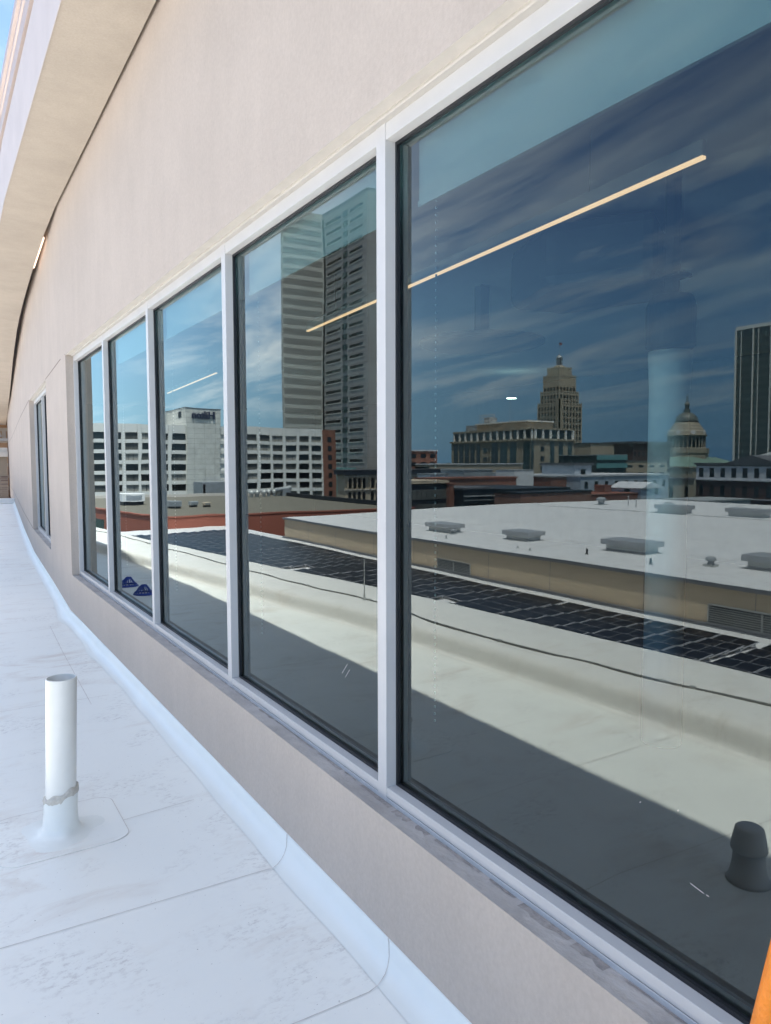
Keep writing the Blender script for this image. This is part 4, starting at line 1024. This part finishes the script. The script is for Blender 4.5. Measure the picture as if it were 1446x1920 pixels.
q = MB(); a, b, c = X(93.4), X(88.3), X(90.6); q.v = [(a, 70.2, -2.2), (b, 70.2, -2.2), (c, 70.2, -1.3), (a, 76.2, -2.2), (b, 76.2, -2.2), (c, 76.2, -1.3)]; q.f = [(0, 1, 2), (3, 5, 4), (0, 2, 5, 3), (1, 4, 5, 2), (0, 3, 4, 1)]; q.m = [0] * 5; part(r, 'roof', q, 'frostwhite')
wins(r, [('Y', 70.5, X(92.2), X(91.5), -3.1, -2.2), ('Y', 70.5, X(92.3), X(90.9), -4.9, -3.9), ('X', X(88.5), 72.4, 73.4, -3.2, -2.3)])
simple('white_plant_box', 'plain white plant box on the roofs in front of the stone office', 89, 93.6, 98, 103, .3, 'white', None, .05, 'lightgrey')
simple('blue_grey_plant_box', 'blue grey rooftop box with a light grey panel left of the white box', 80, 86.5, 101, 108, .4, 'grey', [('Y', 1, 1, 3, 1.4, .0, 2)], .1, 'lightgrey', wm='lightgrey')  # front panel uses the lighter galvanised grey
simple('white_parapet_block', 'low white block in front of the stone office', 76, 98, 106, 110, -.4, 'white', None, .12, 'grey')
r = simple('aqua_office', 'office block with aqua bands and dark ribbon windows in front of the brown tower', 199, 214, 177, 195, 4.2, 'darkglass', [('Y', 8, 3, 1.5, 1.6, .4, 4)], .2, 'grey')
q = MB(); q.box(X(214.2), X(198.8), 176.6, 176.99, 2.6, 4.3).box(X(214.2), X(198.8), 176.6, 176.99, -.3, 1.4).box(X(214.2), X(198.8), 176.6, 176.99, -4.3, -3.6); splitbuild(q, 'aqua_band', 'aqua', r)
simple('brown_office', 'dark brown brick office tower with rows of small windows and overhanging roof', 264, 289, 215, 240, 10.0, 'darkbrick', [('Y', 9, 5, 1.3, 2.2, 6.5, 3.9)], .8, 'slate')
simple('tan_annexe', 'plain tan wall block at the left of the brown office', 249, 263.9, 225, 240, 10.2, 'limestone', None, .3, 'slate')
simple('beige_low_block', 'low beige block right of the stepped stone tower', 236, 262, 196, 206, 2.2, 'limestone', [('Y', 4, 2, 3, 1, .6, 3)], .2, 'slate')
r = simple('red_brick_hall', 'large dark red brick hall with a pale upper storey of windows at the right edge', 133.8, 162, 45, 93.2, 1.2, 'darkbrick', [('X', 20, 1, 1.0, 1.9, .6, 3), ('X', 20, 2, .9, 2.2, -2.9, 3.4)], .3, 'slate')
q = MB(); q.box(X(133.8) , X(133.8) + .03, 45, 93.2, -1.7, 1.0); part(r, 'pale_storey', q, 'frostwhite')
q = MB(); q.box(X(133.8), X(133.8) + .25, 44.9, 93.3, -1.95, -1.7).box(X(133.8), X(133.8) + .2, 44.9, 86, -5.6, -5.45); part(r, 'ledge', q, 'frostwhite')
q = MB(); q.v = [(X(135), 88, 1.5), (X(135), 76, 1.5), (X(135), 82, 3.2), (X(150), 88, 1.5), (X(150), 76, 1.5), (X(150), 82, 3.2)]; q.f = [(0, 1, 2), (3, 5, 4), (0, 2, 5, 3), (1, 4, 5, 2)]; q.m = [0] * 4; part(r, 'gable_roof', q, 'slate')
r = empty('rooftop_pavilion', (X(141), 81, 1.3), 'small white pavilion with a low pyramid roof on top of the brick hall', 'pavilion')
q = MB(); px0, py0 = X(146), 79.; q.box(px0 - 4.2, px0 + 4.2, py0 - 4.2, py0 + 4.2, 1.5, 3.2); part(r, 'wall', q, 'frostwhite')
q = MB(); q.v = [(px0 - 5, py0 - 5, 3.2), (px0 + 5, py0 - 5, 3.2), (px0 + 5, py0 + 5, 3.2), (px0 - 5, py0 + 5, 3.2), (px0, py0, 5.4)]; q.f = [(0, 1, 4), (1, 2, 4), (2, 3, 4), (3, 0, 4), (3, 2, 1, 0)]; q.m = [0] * 5; part(r, 'roof', q, 'lightgrey')
simple('grey_green_hall', 'grey stone hall standing below the courthouse dome behind the interior column', 119, 133.5, 93.5, 110, -2.0, 'litestone', [('Y', 3, 2, 1.2, 2.6, -3.2, 4)], .3, 'slate')
simple('low_grey_shed', 'low grey shed roof just behind the white roof by the far skylight', 92, 104, 63, 70, -4.0, 'grey', None, .1, 'lightgrey')

# far wooded skyline as one mass
random.seed(9); tr = MB()
for i in range(2600):
    a = R(random.uniform(4, 92)); rr = random.uniform(700, 1500)
    x, y = -rr * sin(a), rr * cos(a); z = -18 + random.uniform(5, 17) * (.8 + .2 * sin(a * 40)); s = random.uniform(3, 7)
    u = random.uniform(0, pi); c_, s_ = cos(u) * s, sin(u) * s
    for k in range(3):
        oz = random.uniform(-3, 1.5); ox = random.uniform(-4, 4); w_ = random.uniform(.5, 1)
        tr.poly([(x + ox - c_ * w_, y - s_ * w_, z + oz - s * .4), (x + ox + c_ * w_, y + s_ * w_, z + oz - s * .3), (x + ox + c_ * .5, y + s_ * .5, z + oz + s * .5), (x + ox - c_ * .6, y - s_ * .4, z + oz + s * .6)])
tag(tr.build('distant_wood', 'leaf'), 'dark green wooded skyline beyond the town', 'woodland', kind='stuff')

# neighbour seen past the end of the terrace
r = empty('patterned_brick_building', (1, 46, -18), 'buff brick building with dark stepped brick pattern and cream ledge past the terrace end', 'building')
q = MB(); q.box(-2, 3.66, 45, 52, -18, 1.0); part(r, 'wall', q, 'bandbrick')
q = MB(); q.box(-2, 3.66, 45.02, 52, 1.003, 2.05); part(r, 'panel_band', q, mat('brown_panel', (.30, .24, .18), .8, var=.06))
q = MB(); q.box(-2.1, 3.67, 44.8, 52, 2.053, 2.32).box(-2.1, 3.67, 44.9, 52, 2.323, 2.55); part(r, 'ledge', q, 'cream')
r = empty('terracotta_building', (1, 60, -18), 'ornate orange terracotta building above the buff brick building', 'building')
q = MB(); q.box(-2, 4.6, 56, 59.5, -18, 6); part(r, 'wall', q, 'terracotta')
q = MB(); q.box(-2, 4.6, 55.7, 55.99, 3.2, 3.4)
for k in range(6): q.tube([(3.4 - k * 1.4, 55.9, 3.5), (4.2 - k * 1.4, 55.9, 5.4)], .1, 6).tube([(4.2 - k * 1.4, 55.9, 3.5), (3.4 - k * 1.4, 55.9, 5.4)], .1, 6)
part(r, 'ornament', q, 'cream')
